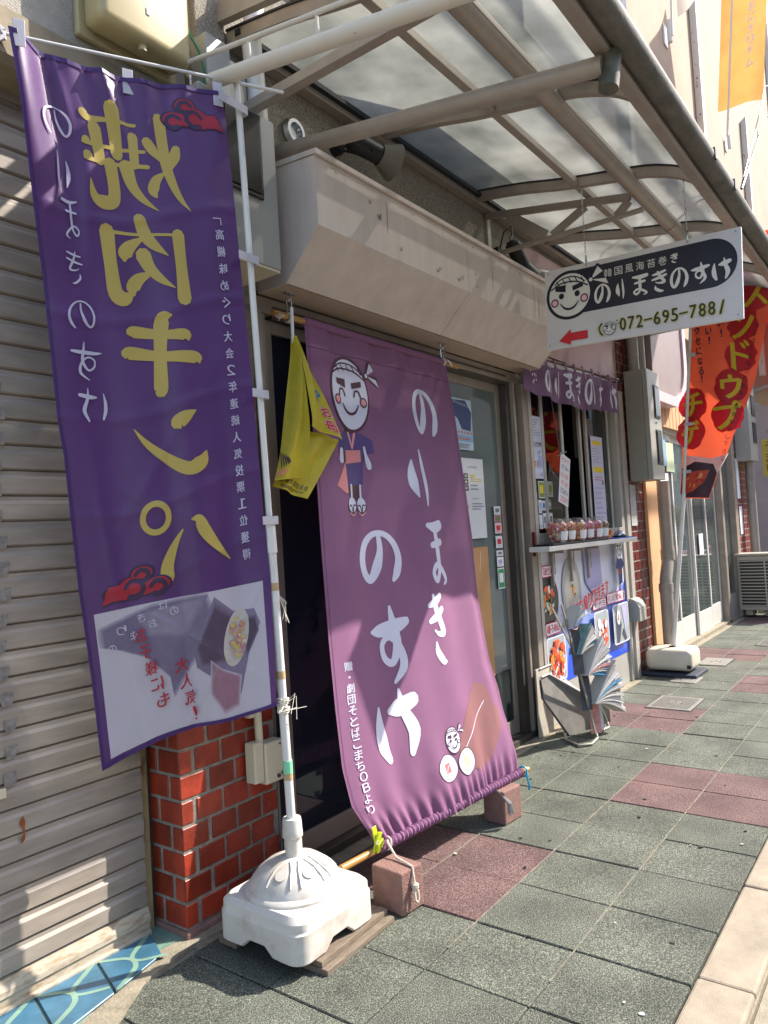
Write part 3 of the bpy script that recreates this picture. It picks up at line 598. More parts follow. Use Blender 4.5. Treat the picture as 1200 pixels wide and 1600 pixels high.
# ---------------------------------------------------------------- door frame and sliding glass door
df = T('glass_door', 'bronze framed sliding glass shop door behind the hanging purple banner', 'door', (3.0, 2.03, 0))
f = MB(ALU).box(1.95, 4.23, 2.015, 2.10, 2.135, 2.198); P('header', f, df, bevel=.003)
P('header_track', MB(ALUD).box(2.06, 4.0, 2.008, 2.014, 2.158, 2.166).box(2.06, 4.05, 2.02, 2.09, 2.12, 2.1345), df)
P('left_jamb', MB(ALU).box(1.950, 1.985, 2.0, 2.12, 0, 2.134).box(1.985, 2.022, 2.02, 2.12, 0, 2.134), df, bevel=.003)
P('right_jamb', MB(ALU).box(4.165, 4.23, 1.99, 2.12, 0, 2.134).box(4.075, 4.10, 2.005, 2.12, 0, 2.134), df, bevel=.003)
P('jamb_channel', MB(ALUD).box(4.10, 4.165, 2.035, 2.12, 0, 2.134).box(4.02, 4.075, 2.03, 2.12, 0, 2.134), df)
P('threshold', MB(ALUD).box(1.95, 4.2, 2.0, 2.13, .0, .035), df, bevel=.004)
for (a, b, y) in ((2.03, 3.0, 2.055), (2.93, 4.02, 2.085)):
    s_ = P('sash', MB(ALU).box(a, a + .045, y - .012, y + .012, .036, 2.12).box(b - .05, b, y - .012, y + .012, .036, 2.12).box(a + .046, b - .051, y - .012, y + .012, 2.07, 2.12).box(a + .046, b - .051, y - .012, y + .012, .036, .12), df, bevel=.002)
    if a < 2.5: P('pane', MB(glass('door_glass', (.30, .34, .42), .30, (.045, .060, .095))).box(a + .047, b - .052, y - .003, y + .003, .121, 2.069), s_)  # navy diffuse tint painted in place of the pane's reflection
    else:
        P('pane', MB(glass('reflect_dark_pane', (.25, .28, .30), .25, (.10, .12, .12))).box(a + .047, b - .052, y - .003, y + .003, .121, .42), s_)
        P('pane', MB(glass('reflect_grey_pane', (.25, .28, .30), .82, lin('#6f7a78'), .05)).box(a + .047, b - .052, y - .003, y + .003, .421, 2.069), s_)  # grey tint painted for the reflected street, darker lower pane for reflected ground
P('pull_handle', MB(BRICKD).box(4.175, 4.187, 1.972, 1.989, 1.07, 1.22), df)

# ---------------------------------------------------------------- canopy
cp = T('canopy', 'grey metal awning with curved ribs and smoky translucent sheets over the shop front', 'canopy', (1.905, 2.01, 3.1))
RP = [(2.005, 3.165), (1.70, 3.115), (1.45, 3.058), (1.20, 3.012), (1.05, 2.985), (.95, 2.955), (.86, 2.915), (.79, 2.865), (.745, 2.815), (.722, 2.765)]
RPs = [(a[0], a[1]) for a in crom([(y, z, 0) for y, z in RP], 4)]
def offp(pts, d):
    o = []
    for i, p in enumerate(pts):
        a = pts[max(0, i - 1)]; b = pts[min(len(pts) - 1, i + 1)]; dx, dy = b[0] - a[0], b[1] - a[1]; l = math.hypot(dx, dy)
        o.append((p[0] + dy / l * d, p[1] - dx / l * d))
    return o
ribx = [1.905 + .9 * k for k in range(6)] + [6.88]
for x in ribx:
    P('rib', MB(CANO).prism(RPs + offp(RPs, -.045)[::-1], x - .018, x + .018), cp)
    P('gasket', MB(CANOD).prism(offp(RPs, .0005) + offp(RPs, .008)[::-1], x - .024, x + .024), cp)
for a, b in zip(ribx, ribx[1:]):
    q_ = offp(RPs, .0095); n_ = len(q_)
    P('sheet', MB(POLY).add([(x_, p_[0], p_[1]) for x_ in (a + .002, b - .002) for p_ in q_], [(i, i + 1, n_ + i + 1, n_ + i) for i in range(n_ - 1)]), cp, smooth=True)
X1 = ribx[-1]
P('wall_rail', MB(CANO).box(1.88, X1 + .05, 1.955, 2.008, 3.10, 3.15), cp, bevel=.003)
P('wall_rail_gasket', MB(CANOD).box(1.88, X1, 1.93, 1.954, 3.125, 3.145), cp)
for z_, y_ in ((3.037, 1.385),):
    P('cross_bar', MB(CANO).box(1.89, X1, y_ - .018, y_ + .018, z_ - .036, z_ - .002), cp, bevel=.003)
P('cross_bar', MB(CANO).prism([(1.075, 2.935), (1.10, 2.905), (1.135, 2.905), (1.155, 2.935), (1.15, 2.965), (1.08, 2.965)], 1.89, X1), cp, smooth=True)
P('main_pipe', MB(CANO).cyl((1.6, 1.115, 2.935), (X1, 1.115, 2.935), .037, n=20), cp, smooth=True)
P('pipe_collar', MB(CANO).cyl((4.38, 1.115, 2.935), (4.40, 1.115, 2.935), .041, n=20), cp, smooth=True)
P('front_rail', MB(CANO).prism([(.735, 2.79), (.755, 2.775), (.755, 2.70), (.715, 2.69), (.705, 2.70), (.705, 2.79)], 1.7, X1), cp)
P('gutter', MB(GUT).cyl((1.7, .668, 2.735), (X1, .668, 2.735), .040, n=18), cp, smooth=True)
for x in (3.25, 3.62, 5.1, 6.2): P('gutter_clip', MB(ALUD).box(x, x + .03, .625, .64, 2.715, 2.76), cp)
bk = MB(GUT).cyl((2.255, .722, 2.585), (2.275, .712, 2.70), .031, n=16); P('strut_bracket', bk, cp, smooth=True)
P('strut', MB(CANO).cyl((2.112, 2.005, 2.79), (2.24, .73, 2.655), .030, n=18), cp, smooth=True)
P('strut_seat', MB(STEEL).box(2.0, 2.2, 1.97, 2.009, 2.70, 2.715), cp)
def truss(x, lab=None):
    P('truss_chord', MB(CANO).bar((x, 2.0, 3.085), (x, 1.16, 2.93), .022, .036), cp); P('truss_tube', MB(CANO).cyl((x, 2.0, 2.845), (x, 1.10, 2.845), .014, n=12), cp, smooth=True)
    for a, b in (((x, 1.86, 3.04), (x, 1.64, 2.86)), ((x, 1.60, 2.855), (x, 1.40, 2.955)), ((x, 1.24, 2.85), (x, 1.17, 2.91))):
        P('truss_web', MB(CANO).bar(a, b, .012, .045 if b[1] != 1.64 else .07), cp)
truss(3.86); truss(6.5)
P('bracket_arm', MB(CANO).box(1.885, 1.925, 1.06, 1.985, 2.83, 2.868), cp, bevel=.003)
P('end_fascia', MB(CANO).bar((1.84, 2.0, 3.20), (1.84, 1.12, 3.06), .03, .07), cp)

# ---------------------------------------------------------------- white awning frame of the neighbour
wf = T('awning_frame', 'rust spotted white pipe arm with a thin rod welded above it at the canopy end', 'awning frame', (1.6, 1.74, 2.74))
P('pipe', MB(WPIPE).cyl((1.60, 1.78, 2.75), (1.60, .70, 2.555), .024, n=16), wf, smooth=True)
P('rod', MB(WPIPE).cyl((1.60, 1.9, 2.862), (1.60, .80, 2.665), .0075, n=10), wf, smooth=True)
for y in (1.60, 1.322, 1.0): P('spacer', MB(WPIPE).cyl((1.60, y, 2.72 - (1.6 - y) * .18), (1.60, y + .005, 2.81 - (1.6 - y) * .18), .005, n=8), wf)

# things on the wall, upper left
bb = T('breaker_cover', 'yellowed plastic breaker cover on the plaster wall above the shutter', 'electrical box', (1.43, 1.9, 2.9))
bx = MB(CREAM2).box(1.275, 1.615, 1.88, 1.985, 2.845, 3.45); P('cover', bx, bb, bevel=.028, seg=3, smooth=True)
P('back_plate', MB(CREAM2).box(1.262, 1.628, 1.986, 2.009, 2.83, 3.46), bb, bevel=.006)
P('window', MB(PAPER).box(1.435, 1.447, 1.877, 1.8795, 2.93, 2.952), bb); P('latch', MB(CREAM2).cyl((1.44, 1.915, 2.846), (1.44, 1.915, 2.828), .014, n=10), bb)
gb = T('conduit_box', 'slim grey trunking box behind the top of the flag pole', 'box', (1.80, 1.95, 2.75))
P('body', MB(GREYP).box(1.69, 1.80, 1.9, 1.984, 2.70, 3.02), gb, bevel=.004); P('lid', MB(GREYP).box(1.805, 1.90, 1.93, 1.984, 2.66, 3.0), gb, bevel=.004)
ONE('curved_duct', MB(WHITEP).tube([(1.96, 1.93, 2.70), (1.95, 1.93, 2.95), (1.93, 1.92, 3.10), (1.935, 1.90, 3.25), (1.99, 1.9, 3.45), (2.04, 1.9, 3.8)], .037, 14), 'off white plastic duct bending up past the canopy end', 'duct', (1.96, 1.93, 2.7), smooth=True)
ONE('green_wire', MB(M('green_pvc', '#1f7a4e', .4)).tube([(1.63, 1.92, 3.0), (1.66, 1.90, 2.93), (1.68, 1.90, 2.86), (1.68, 1.93, 2.80)], .0045, 6), 'thin green wire hanging beside the yellowed breaker cover', 'wire', (1.63, 1.92, 2.8), smooth=True)
ONE('steel_strap', MB(STEEL).box(1.628, 1.636, 1.92, 1.945, 2.70, 2.86), 'short bright metal strap hanging under the breaker cover', 'strap', (1.63, 1.93, 2.7))
mb_ = T('meter_cabinet', 'light grey meter cabinet with black framed window behind the flag pole', 'meter box', (1.75, 1.9, 2.2))
P('cabinet', MB(GREYP).box(1.56, 1.898, 1.80, 2.006, 2.212, 2.745), mb_, bevel=.004)
P('window_frame', MB(BLACK).box(1.640, 1.822, 1.788, 1.7995, 2.435, 2.735), mb_, bevel=.006)
P('window_pane', MB(M('dark_pane', '#0e1011', .22, .1)).box(1.655, 1.807, 1.784, 1.7875, 2.452, 2.718), mb_)
P('rain_tray', MB(CREAM).box(1.56, 1.895, 1.805, 2.0, 2.203, 2.2115), mb_)
jb = T('junction_box', 'small cream junction box with a pipe stub on the brick pier', 'junction box', (1.85, 1.98, .4))
P('body', MB(CREAM).box(1.833, 1.925, 1.945, 1.999, .40, .545), jb, bevel=.006); P('back', MB(CREAM).box(1.785, 1.83, 1.95, 1.999, .415, .555), jb, bevel=.005)
P('pipe', MB(CREAM).cyl((1.835, 1.975, .55), (1.833, 1.975, .66), .014, n=12), jb, smooth=True)
P('pipe_clip', MB(CREAM).box(1.795, 1.85, 1.975, 2.0, .64, .652), jb); P('screw', MB(ALUD).cyl((1.905, 1.945, .53), (1.905, 1.942, .53), .004, n=8), jb)
P('plug', MB(ALUD).cyl((1.89, 1.945, .42), (1.89, 1.938, .42), .007, n=10).cyl((1.912, 1.945, .425), (1.912, 1.938, .425), .007, n=10), jb)
ONE('cable_duct', MB(BLACK).box(1.946, 1.9495, 1.975, 2.0, .0, .7), 'black rubber seal down the edge of the brick pier', 'seal', (1.95, 2.0, 0))
vc = T('vent_cap', 'round steel vent cap on the stucco above the shutter box', 'vent', (2.22, 2.0, 2.9))
P('rim', MB(STEEL).lathe((0, 0, 0), [(.01, .0), (.056, .0), (.060, .012), (.050, .03), (.036, .03), (.034, .012), (.012, .010)], 24), vc, smooth=True)
for o in vc.children: o.rotation_euler = (R(90), 0, 0); o.location = Vector((2.22, 2.009, 2.915)) - WL[vc]; o.data.transform(Matrix.Translation(WL[vc]))
def spot(loc, aim, lab, cone, cable=False, S=1.35):
    t = T('spotlight', lab, 'spotlight', loc, 'exterior spotlights under the canopy'); l = Vector(loc); d = Vector(aim).normalized()
    P('mount', MB(BLACK).cyl(l, l + Vector((0, -.035, 0)), .032, n=16), t, smooth=True)
    e = l + Vector((.045, -.11, .0))
    P('bracket', MB(BLACK).tube([l + Vector((0, -.03, 0)), l + Vector((.01, -.06, -.005)), e], .007, 6).tube([l + Vector((0, -.03, -.01)), e + d * .06 + Vector((0, 0, -.03))], .006, 6), t)
    P('body', MB(BLACK).cyl(e - d * .03 * S, e + d * .075 * S, .033 * S, .031 * S, n=16).cyl(e - d * .045 * S, e - d * .03 * S, .018 * S, .033 * S, n=12), t, smooth=True)
    P('shade', MB(cone).cyl(e + d * .0755 * S, e + d * .135 * S, .034 * S, .062 * S, n=24, caps=False).cyl(e + d * .125 * S, e + d * .1265 * S, .056 * S, .056 * S, n=24), t, smooth=True)
    P('wing_screw', MB(BLACK).bar(e - d * .05 + Vector((-.02, 0, .02)), e - d * .04 + Vector((.02, 0, .035)), .006, .02).cyl(e + d * .03 + Vector((0, -.03, -.02)), e + d * .03 + Vector((0, -.045, -.03)), .009, n=8), t)
    if cable: P('cable', MB(BLACK).tube([l + Vector((0, -.03, .01)), l + Vector((.03, -.05, .12)), l + Vector((.06, -.09, .16)), e - d * .04], .005, 6), t, smooth=True)
spot((2.49, 2.009, 2.955), (.88, -.30, -.20), 'black spotlight with grey glass shade fixed above the shutter box', M('grey_shade', '#6d665c', .35, .1))
spot((3.97, 2.011, 2.90), (.45, -.15, -.75), 'black spotlight with looped cable pointing down by the lattice bracket', BLACK, True)
ONE('elbow_duct', MB(PIPEG).tube([(4.20, 2.005, 2.80), (4.22, 1.90, 2.81), (4.30, 1.84, 2.80), (4.42, 1.84, 2.74), (4.46, 1.84, 2.66)], .04, 14), 'grey elbow duct leaving the wall beside the hanging sign', 'duct', (4.2, 2.0, 2.8), smooth=True)
# ================================================================ cloth helpers
def ip(K, z, j):
    if z >= K[0][2]: return K[0][j]
    for a, b in zip(K, K[1:]):
        if z >= b[2]: return a[j] + (b[j] - a[j]) * (a[2] - z) / (a[2] - b[2])
    return K[-1][j]
def edge(K, t): z = K[0][2] + (K[-1][2] - K[0][2]) * t; return Vector((ip(K, z, 0), ip(K, z, 1), z))
def sm(x): x = max(0, min(1, x)); return x * x * (3 - 2 * x)
def cloth(A, B, disp, Wd, Hd):
    def base(s, t): return edge(A, t).lerp(edge(B, t), s)
    def surf(s, t):
        e = B[0]; d = (edge(B, t) - edge(A, t)); n = Vector((d.y, -d.x, 0)).normalized()
        p = base(s, t); dd = disp(s, t)
        return p + n * dd[0] + Vector((0, 0, dd[1]))
    def fn(x, y):
        s, t = x / Wd, y / Hd; h = .004
        p = surf(s, t); a = surf(s + h, t) - surf(s - h, t); b = surf(s, t + h) - surf(s, t - h); n = b.cross(a).normalized()
        if n.y > 0: n = -n
        return p, n
    return surf, fn

# ---------------------------------------------------------------- purple upright flag, seen from the back of its print
FLk = [(1.019, 1.943, 2.648), (1.053, 1.953, 2.465), (1.08, 1.964, 2.263), (1.11, 1.977, 2.036), (1.147, 1.998, 1.64), (1.165, 2.004, 1.533), (1.202, 2.025, 1.157), (1.265, 2.05, .691), (1.276, 2.055, .615)]
FRk = [(1.56, 1.7, 2.66), (1.575, 1.7, 2.616), (1.594, 1.7, 2.389), (1.613, 1.7, 2.089), (1.635, 1.7, 1.711), (1.637, 1.7, 1.63), (1.648, 1.7, 1.371), (1.662, 1.7, 1.143), (1.661, 1.7, .755)]
def f1d(s, t):
    w = .007 * math.sin(9 * s + 5 * t) + .003 * math.sin(23 * s - 3 * t + 1)
    w += .020 * sm(t * 1.6 - .35) * (sm((s - .50) / .12) * (1 - sm((s - .66) / .18)))          # long vertical crease
    w += .006 * sm(1 - t * 6) * math.sin(34 * s + 8 * t)                                         # puckers under the hem
    for q in (.20, .345, .49, .63, .74): w += .0036 * math.exp(-((t - q - .015 * math.sin(5 * s)) / .006) ** 2)   # packing creases
    w += .080 * sm(1 - s / .17) * (1 - sm(t * 3.2 - .1)) + .030 * sm(1 - s / .13) * sm(t * 6 - 5)
    w += .010 * math.exp(-((s - .17 - .5 * t) / .025) ** 2) * sm(1 - t * 6) + .012 * math.exp(-((s - .40 - .8 * t) / .03) ** 2) * sm(1 - t * 5)
    w += .008 * math.exp(-((s - .30 + .25 * t) / .035) ** 2) * sm(1 - abs(t - .16) / .18)
    w += .005 * math.exp(-((s - .12 - .25 * (t - .5)) / .03) ** 2) * sm((t - .45) * 5)
    for a_, b_, c_ in ((.9, .55, .42), (-.7, .9, .5), (1.3, .8, .95), (-1.2, 1.2, .86), (.5, .5, .62)): w += .0028 * math.exp(-((t * b_ + s * a_ * .25 - c_) / .007) ** 2) * sm(1 - abs(s - .5 * abs(a_)) * 1.6)
    z = -.020 * math.sin(math.pi * s) * (1 - t) * .6 + .0 + .014 * math.sin(math.pi * (s * 2 - .3)) * t * sm(t * 3 - 2)
    return (w, z)
s1, fn1 = cloth(FLk, FRk, f1d, .60, 1.95)
VIO = M('violet_satin', '#5a3371', .40, .10, 4, .15, 900, spec=.6, transl=.22); VIOD = M('violet_hem', '#43256a', .45, .1, 30, transl=.2)
GOLD = M('gold_print', '#cdb45e', .5, .04, 6, transl=.25); FWHITE = M('flag_white', '#cfcadb', .5, .04, 6, transl=.25); FRED = M('flag_red', '#b0283c', .5, .06, 8, transl=.2); FINK = M('flag_dark', '#331c42', .5, .06, 8)
PICW = M('picture_white', '#d8cfd8', .5, .05, 4, transl=.3); PICM = M('picture_mauve', '#8b7d97', .5, .18, 5, transl=.25); PICD = M('picture_dark', '#5f5068', .5, .2, 9, transl=.2); PICR = M('picture_rice', '#d9cfc6', .5, .08, 50, transl=.3)
PICO = M('picture_orange', '#cf9a74', .5, .2, 60, transl=.2); PICP = M('picture_pink', '#c98794', .5, .2, 60, transl=.2); PICY = M('picture_yellow', '#cdbb6d', .5, .2, 60, transl=.2)
fl = T('upright_flag', 'tall purple banner with mirrored gold lettering on the white pole by the shutter', 'banner', (1.4, 1.85, .62))
P('cloth', MB(VIO).grid(lambda u, v: s1(u, v), 60, 150), fl, smooth=True, recalc=False)
sh = Sheet(fn1, .0010, .009)
WF, HF = .60, 1.95
def X(s): return s * WF
def Y(t): return t * HF
# picture panel
sh.poly([(X(.056), Y(.778)), (X(.956), Y(.796)), (X(.968), Y(.998)), (X(.049), Y(.990))], PICW)
sh.soft([(X(.09), Y(.805)), (X(.35), Y(.792)), (X(.62), Y(.795)), (X(.66), Y(.83)), (X(.60), Y(.87)), (X(.50), Y(.905)), (X(.42), Y(.935)), (X(.41), Y(.905)), (X(.30), Y(.865)), (X(.18), Y(.842)), (X(.09), Y(.83))], '#c9bfcb', '#81748f', 6, .10); sh.soft([(X(.30), Y(.80)), (X(.60), Y(.80)), (X(.50), Y(.845)), (X(.33), Y(.83))], '#81748f', '#9c90a6', 4, .3)
sh.poly([(X(.55), Y(.875)), (X(.68), Y(.80)), (X(.78), Y(.83)), (X(.90), Y(.835)), (X(.93), Y(.86)), (X(.86), Y(.90)), (X(.80), Y(.96)), (X(.74), Y(.985)), (X(.66), Y(.93)), (X(.56), Y(.905))], PICM); sh.soft([(X(.58), Y(.875)), (X(.68), Y(.82)), (X(.76), Y(.84)), (X(.72), Y(.90)), (X(.60), Y(.90))], '#8b7d97', '#5f4c62', 5, .25); sh.soft([(X(.84), Y(.85)), (X(.90), Y(.85)), (X(.91), Y(.87)), (X(.85), Y(.90))], '#8b7d97', '#54465a', 4, .3)
sh.soft([(X(.65), Y(.905)), (X(.70), Y(.92)), (X(.79), Y(.935)), (X(.77), Y(.975)), (X(.70), Y(.98)), (X(.64), Y(.95))], '#c9bfcb', '#a5798a', 5, .2)
sh.disc(X(.79), Y(.872), .042, .088, PICR, a=.25)
sh.photo(X(.75), Y(.84), X(.84), Y(.905), [PICO, PICP, PICY, PICR, PICO, PICR], 60, 3, .28)
for k in range(7): sh.char('のりまきおは'[k % 6], X(.13 + .055 * k), Y(.835 - .005 * k - (k % 2) * .018), .026, .026, FWHITE, True)
for i, ch in enumerate('お子様にも'): sh.char(ch, X(.275 + .022 * i), Y(.828 + .0275 * i), .040, .042, FRED, True, bold=.001)
for i, ch in enumerate('大人気'): sh.char(ch, X(.475 + .018 * i), Y(.893 + .0275 * i), .044, .044, FRED, True, bold=.001)
sh.char('！', X(.535), Y(.975), .012, .04, FRED, True, bold=.001)
sh.k = 0
for ch, sx, ty, w, h, sk in (('焼', .515, .122, .285, .290, 0), ('肉', .500, .268, .262, .255, 0), ('キ', .533, .412, .232, .235, .0), ('ン', .533, .554, .222, .205, .0), ('パ', .58, .706, .262, .21, 0)):
    sh.glyph(G[ch], X(sx), Y(ty), w, h, GOLD, True, {'焼': .86, '肉': 1.12}.get(ch, 1.25))
c_ = [(X(.42) + .040 * math.cos(a), Y(.658) + .042 * math.sin(a), .018) for a in (R(x) for x in range(0, 361, 20))]
sh.stroke(c_, GOLD)
sh.k = 0; cloud(sh, X(.815), Y(.046), .19, .105, FRED, FINK, True); cloud(sh, X(.285), Y(.752), .22, .11, FRED, FINK)
for ch, sx, ty, w, h in (('の', .150, .088, .085, .080), ('り', .148, .156, .052, .110), ('ほ', .164, .219, .050, .105), ('き', .152, .285, .052, .085), ('の', .158, .350, .080, .080), ('す', .165, .416, .088, .105), ('け', .175, .479, .085, .095)):
    sh.glyph(G[ch], X(sx), Y(ty), w, h, FWHITE, True, .55)
ty = .211
sh.stroke([(X(.865), Y(.204), .003), (X(.905), Y(.204), .003), (X(.905), Y(.214), .003)], FWHITE, smooth=False)
for i, ch in enumerate('高槻味めぐり大会２年連続人気投票１位獲得'):
    sh.char(ch, X(.892 - .006 * (i > 4)), Y(.230 + .0272 * i), .026, .032, FWHITE, True, bold=.0005)
P('print', sh.mb, fl, recalc=False, kind='stuff')
he = Sheet(fn1, .0030, .03)
he.poly([(X(0), Y(0)), (X(1), Y(0)), (X(1), Y(.006)), (X(0), Y(.006))], VIOD); he.poly([(X(0), Y(.994)), (X(1), Y(.994)), (X(1), Y(1)), (X(0), Y(1))], VIOD)
he.poly([(0, 0), (.008, 0), (.008, HF), (0, HF)], VIOD)
P('hem', he.mb, fl, recalc=False)
TAB = M('white_tab', '#d2cfd6', .6, .05, 30, transl=.3)
def tab(p, q, w, lab=None): P('tab', MB(TAB).bar(p, q, .003, w, up=(.3, -1, 0)), fl)
for s_ in (.03, .52, .965):
    a = s1(s_, .018); P('tab', MB(TAB).obox(a + Vector((0, -.003, .028)), (.030, .003, .075), Matrix.Rotation(R(-25), 3, 'Z')), fl, bevel=.001, seg=1)
for t_, zz in ((.012, 0), (.265, 0), (.49, 0), (.70, 0)):
    a = s1(.97, t_); xp = 1.632 + (2.743 - a.z) * .0285
    P('tab', MB(TAB).box(a.x - .012, xp + .018, 1.678, 1.681, a.z - .013, a.z + .013).box(xp + .0185, xp + .0215, 1.6812, 1.72, a.z - .013, a.z + .013), fl)
# pole
pl = T('flag_pole', 'white telescopic flag pole with cross rod standing in the square white base', 'pole', (1.70, 1.703, .2))
def px(z): return 1.6325 + (2.75 - z) * .0283
P('upper_tube', MB(WHITEP).cyl((px(1.26), 1.7, 1.26), (px(2.735), 1.7, 2.735), .0105, n=14), pl, smooth=True)
P('lower_tube', MB(WHITEP).cyl((px(.34), 1.702, .34), (px(1.28), 1.7, 1.28), .0145, n=14), pl, smooth=True)
P('joint', MB(WHITEP).cyl((px(1.22), 1.7, 1.22), (px(1.32), 1.7, 1.32), .0185, .017, n=14), pl, smooth=True)
P('top_cap', MB(WHITEP).lathe((px(2.74), 1.7, 2.725), [(.0135, 0), (.0135, .02), (.010, .026), (.002, .028)], 14), pl, smooth=True)
P('cross_rod', MB(WHITEP).cyl((1.80, 1.655, 2.752), (1.005, 2.003, 2.71), .0052, n=10), pl, smooth=True)
for z_ in (1.10, .82, .50): P('tape', MB(M('brown_tape', '#b59a72', .6, .1, 40)).cyl((px(z_), 1.701, z_), (px(z_ + .025), 1.701, z_ + .025), .0155, n=14), pl, smooth=True)
P('green_seal', MB(M('mint_label', '#7fc9a0', .5)).cyl((px(.55), 1.7, .52), (px(.55), 1.7, .56), .0158, n=14), pl)
st_ = MB(M('poly_string', '#d8d2c4', .8, .05))
rr = random.Random(4)
for k in range(10):
    z = .735 + rr.uniform(-.02, .02); c = Vector((px(z), 1.7, z)); a0 = rr.random() * 6
    st_.tube([c + Vector((math.cos(a0 + q) * .019, math.sin(a0 + q) * .019, rr.uniform(-.008, .008))) for q in (0, .8, 1.6, 2.4, 3.2, 4, 4.8, 5.6, 6.2)], .0022, 5)
for k in range(6):
    c = Vector((px(.74), 1.69, .74)); st_.tube([c, c + Vector((rr.uniform(-.05, .05), rr.uniform(-.03, 0), rr.uniform(-.03, .03))), c + Vector((rr.uniform(-.07, .06), rr.uniform(-.04, 0), rr.uniform(-.06, .02)))], .001, 4)
for k in range(5):
    c = Vector((px(1.05), 1.69, 1.09)); st_.tube([c, c + Vector((rr.uniform(0, .03), -.01, -.03)), c + Vector((rr.uniform(-.01, .04), -.01, -rr.uniform(.05, .1)))], .0007, 4)
P('string', st_, pl, kind='stuff')
ONE('knotted_rag', (lambda m: [m.tube([Vector((1.015, 1.995, 2.71)) + Vector((math.cos(a + k) * .022, math.sin(a * 2) * .016, math.sin(a + k * .4) * .022 + k * .004)) for a in (0, 1, 2, 3, 4, 5, 6)], .007, 6) for k in range(5)] and m)(MB(TAB)), 'grubby white cloth strip knotted round the end of the cross rod', 'cloth', (1.02, 2.0, 2.7), smooth=True)
# base
fb = T('pole_base', 'square white water filled pole base with domed top on old boards', 'base', (1.70, 1.70, .035))
PL = M('white_base_plastic', '#d0cbc2', .42, .05, 9, .3, 14, col2='#a89d8c', ramp=(.50, .80))
def rsq(h, r, n=6):
    o = []
    for cx, cy, a0 in ((h - r, -h + r, -90), (h - r, h - r, 0), (-h + r, h - r, 90), (-h + r, -h + r, 180)):
        o += [(cx + r * math.cos(R(a0 + 90 * i / n)), cy + r * math.sin(R(a0 + 90 * i / n))) for i in range(n + 1)]
    return o
def base_body(c, half, z0, z1, notch=.028):
    m = MB(PL); rings = []; prof_ = [(half - .006, z0), (half, z0 + .006), (half, z1 - .045), (half - .004, z1 - .04), (half - .005, z1 - .016), (half - .020, z1), (half - .05, z1 - .001)]
    for h, z in prof_:
        ring = []
        o = rsq(h, .045 * h / half)
        n_ = len(o); dense = []
        for i in range(n_):
            a, b = o[i], o[(i + 1) % n_]; d = math.dist(a, b); k = max(1, int(d / .03))
            dense += [(a[0] + (b[0] - a[0]) * q / k, a[1] + (b[1] - a[1]) * q / k) for q in range(k)]
        rings.append((dense, z))
    n_ = min(len(r[0]) for r in rings)
    k0 = len(rings[0][0])
    vs = []
    for (dn, z) in rings:
        L_ = len(dn)
        for i in range(k0):
            p = dn[int(i * L_ / k0) % L_]; zz = z
            if z <= z0 + .01:
                t = p[0] if abs(p[1]) > abs(p[0]) else p[1]
                zz = z + notch * sm(1 - max(0, abs(t) - .035) / .035)
            vs.append((c[0] + p[0], c[1] + p[1], zz))
    R_ = len(rings)
    m.add(vs, [(r * k0 + i, r * k0 + (i + 1) % k0, (r + 1) * k0 + (i + 1) % k0, (r + 1) * k0 + i) for r in range(R_ - 1) for i in range(k0)] + [tuple(range((R_ - 1) * k0, R_ * k0))])
    return m
P('tank', base_body((1.703, 1.700), .178, .036, .168), fb, smooth=True, recalc=True)
P('dome', MB(PL).lathe((1.703, 1.702, 0), [(.158, .160), (.158, .174), (.150, .183), (.145, .184), (.140, .196), (.120, .221), (.090, .243), (.060, .256), (.034, .262), (.01, .263)], 40), fb, smooth=True)
for a in (200, 250, 300, 20, 150):
    x, y = 1.703 + .098 * math.cos(R(a)), 1.702 + .098 * math.sin(R(a)); nrm = Vector((math.cos(R(a)) * .5, math.sin(R(a)) * .5, .85)).normalized()
    c = Vector((x, y, .236)); P('dimple', MB(M('dimple_shade', '#c9c3b8', .5)).cyl(c - nrm * .004, c + nrm * .003, .016, .019, n=18).cyl(c + nrm * .0031, c + nrm * .0032, .012, n=18), fb, smooth=True)
    for o_ in ((-22, 22) if a in (200, 250, 300) else ()):
        b_ = []
        for r_, z_ in ((.050, .2602), (.085, .247), (.115, .2285), (.130, .211)): b_.append((1.703 + r_ * math.cos(R(a + o_ * .5 + o_ * .3 * (r_ > .08))), 1.702 + r_ * math.sin(R(a + o_ * .5 + o_ * .3 * (r_ > .08))), z_))
        P('rib', MB(PL).tube(b_, .0032, 6), fb, smooth=True)
P('collar', MB(PL).cyl((1.703, 1.702, .25), (1.702, 1.702, .325), .027, .025, n=24), fb, smooth=True)
P('clamp_nut', MB(PL).lathe((1.702, 1.702, 0), [(.031, .318), (.033, .322), (.032, .335), (.030, .372), (.028, .378), (.016, .379)], 24), fb, smooth=True)
P('filler_cap', MB(PL).lathe((1.79, 1.79, 0), [(.030, .19), (.030, .258), (.027, .262), (.02, .262), (.02, .268), (.005, .269)], 20), fb, smooth=True)
for lab, a, b, z in (('upper weathered board under the white pole base', (1.60, 1.505), (1.925, 1.53), .018), ('lower weathered board lying on the pavement under the white base', (1.585, 1.487), (1.94, 1.50), .0)):
    c = ((a[0] + b[0]) / 2, (a[1] + b[1]) / 2 + .045, z + .009)
    ONE('board', MB(WOODG).obox(c, (.345, .10, .0165), Matrix.Rotation(R(3 if z else 2), 3, 'Z')), lab, 'board', (c[0], c[1], z), 'old boards under the base', bevel=.0015, seg=1)
ONE('board', MB(WOODG).obox((1.72, 1.86, .018), (.34, .08, .03)), 'short board end showing behind the white base next to the brick pier', 'board', (1.72, 1.86, .0), 'old boards under the base', bevel=.0015, seg=1)

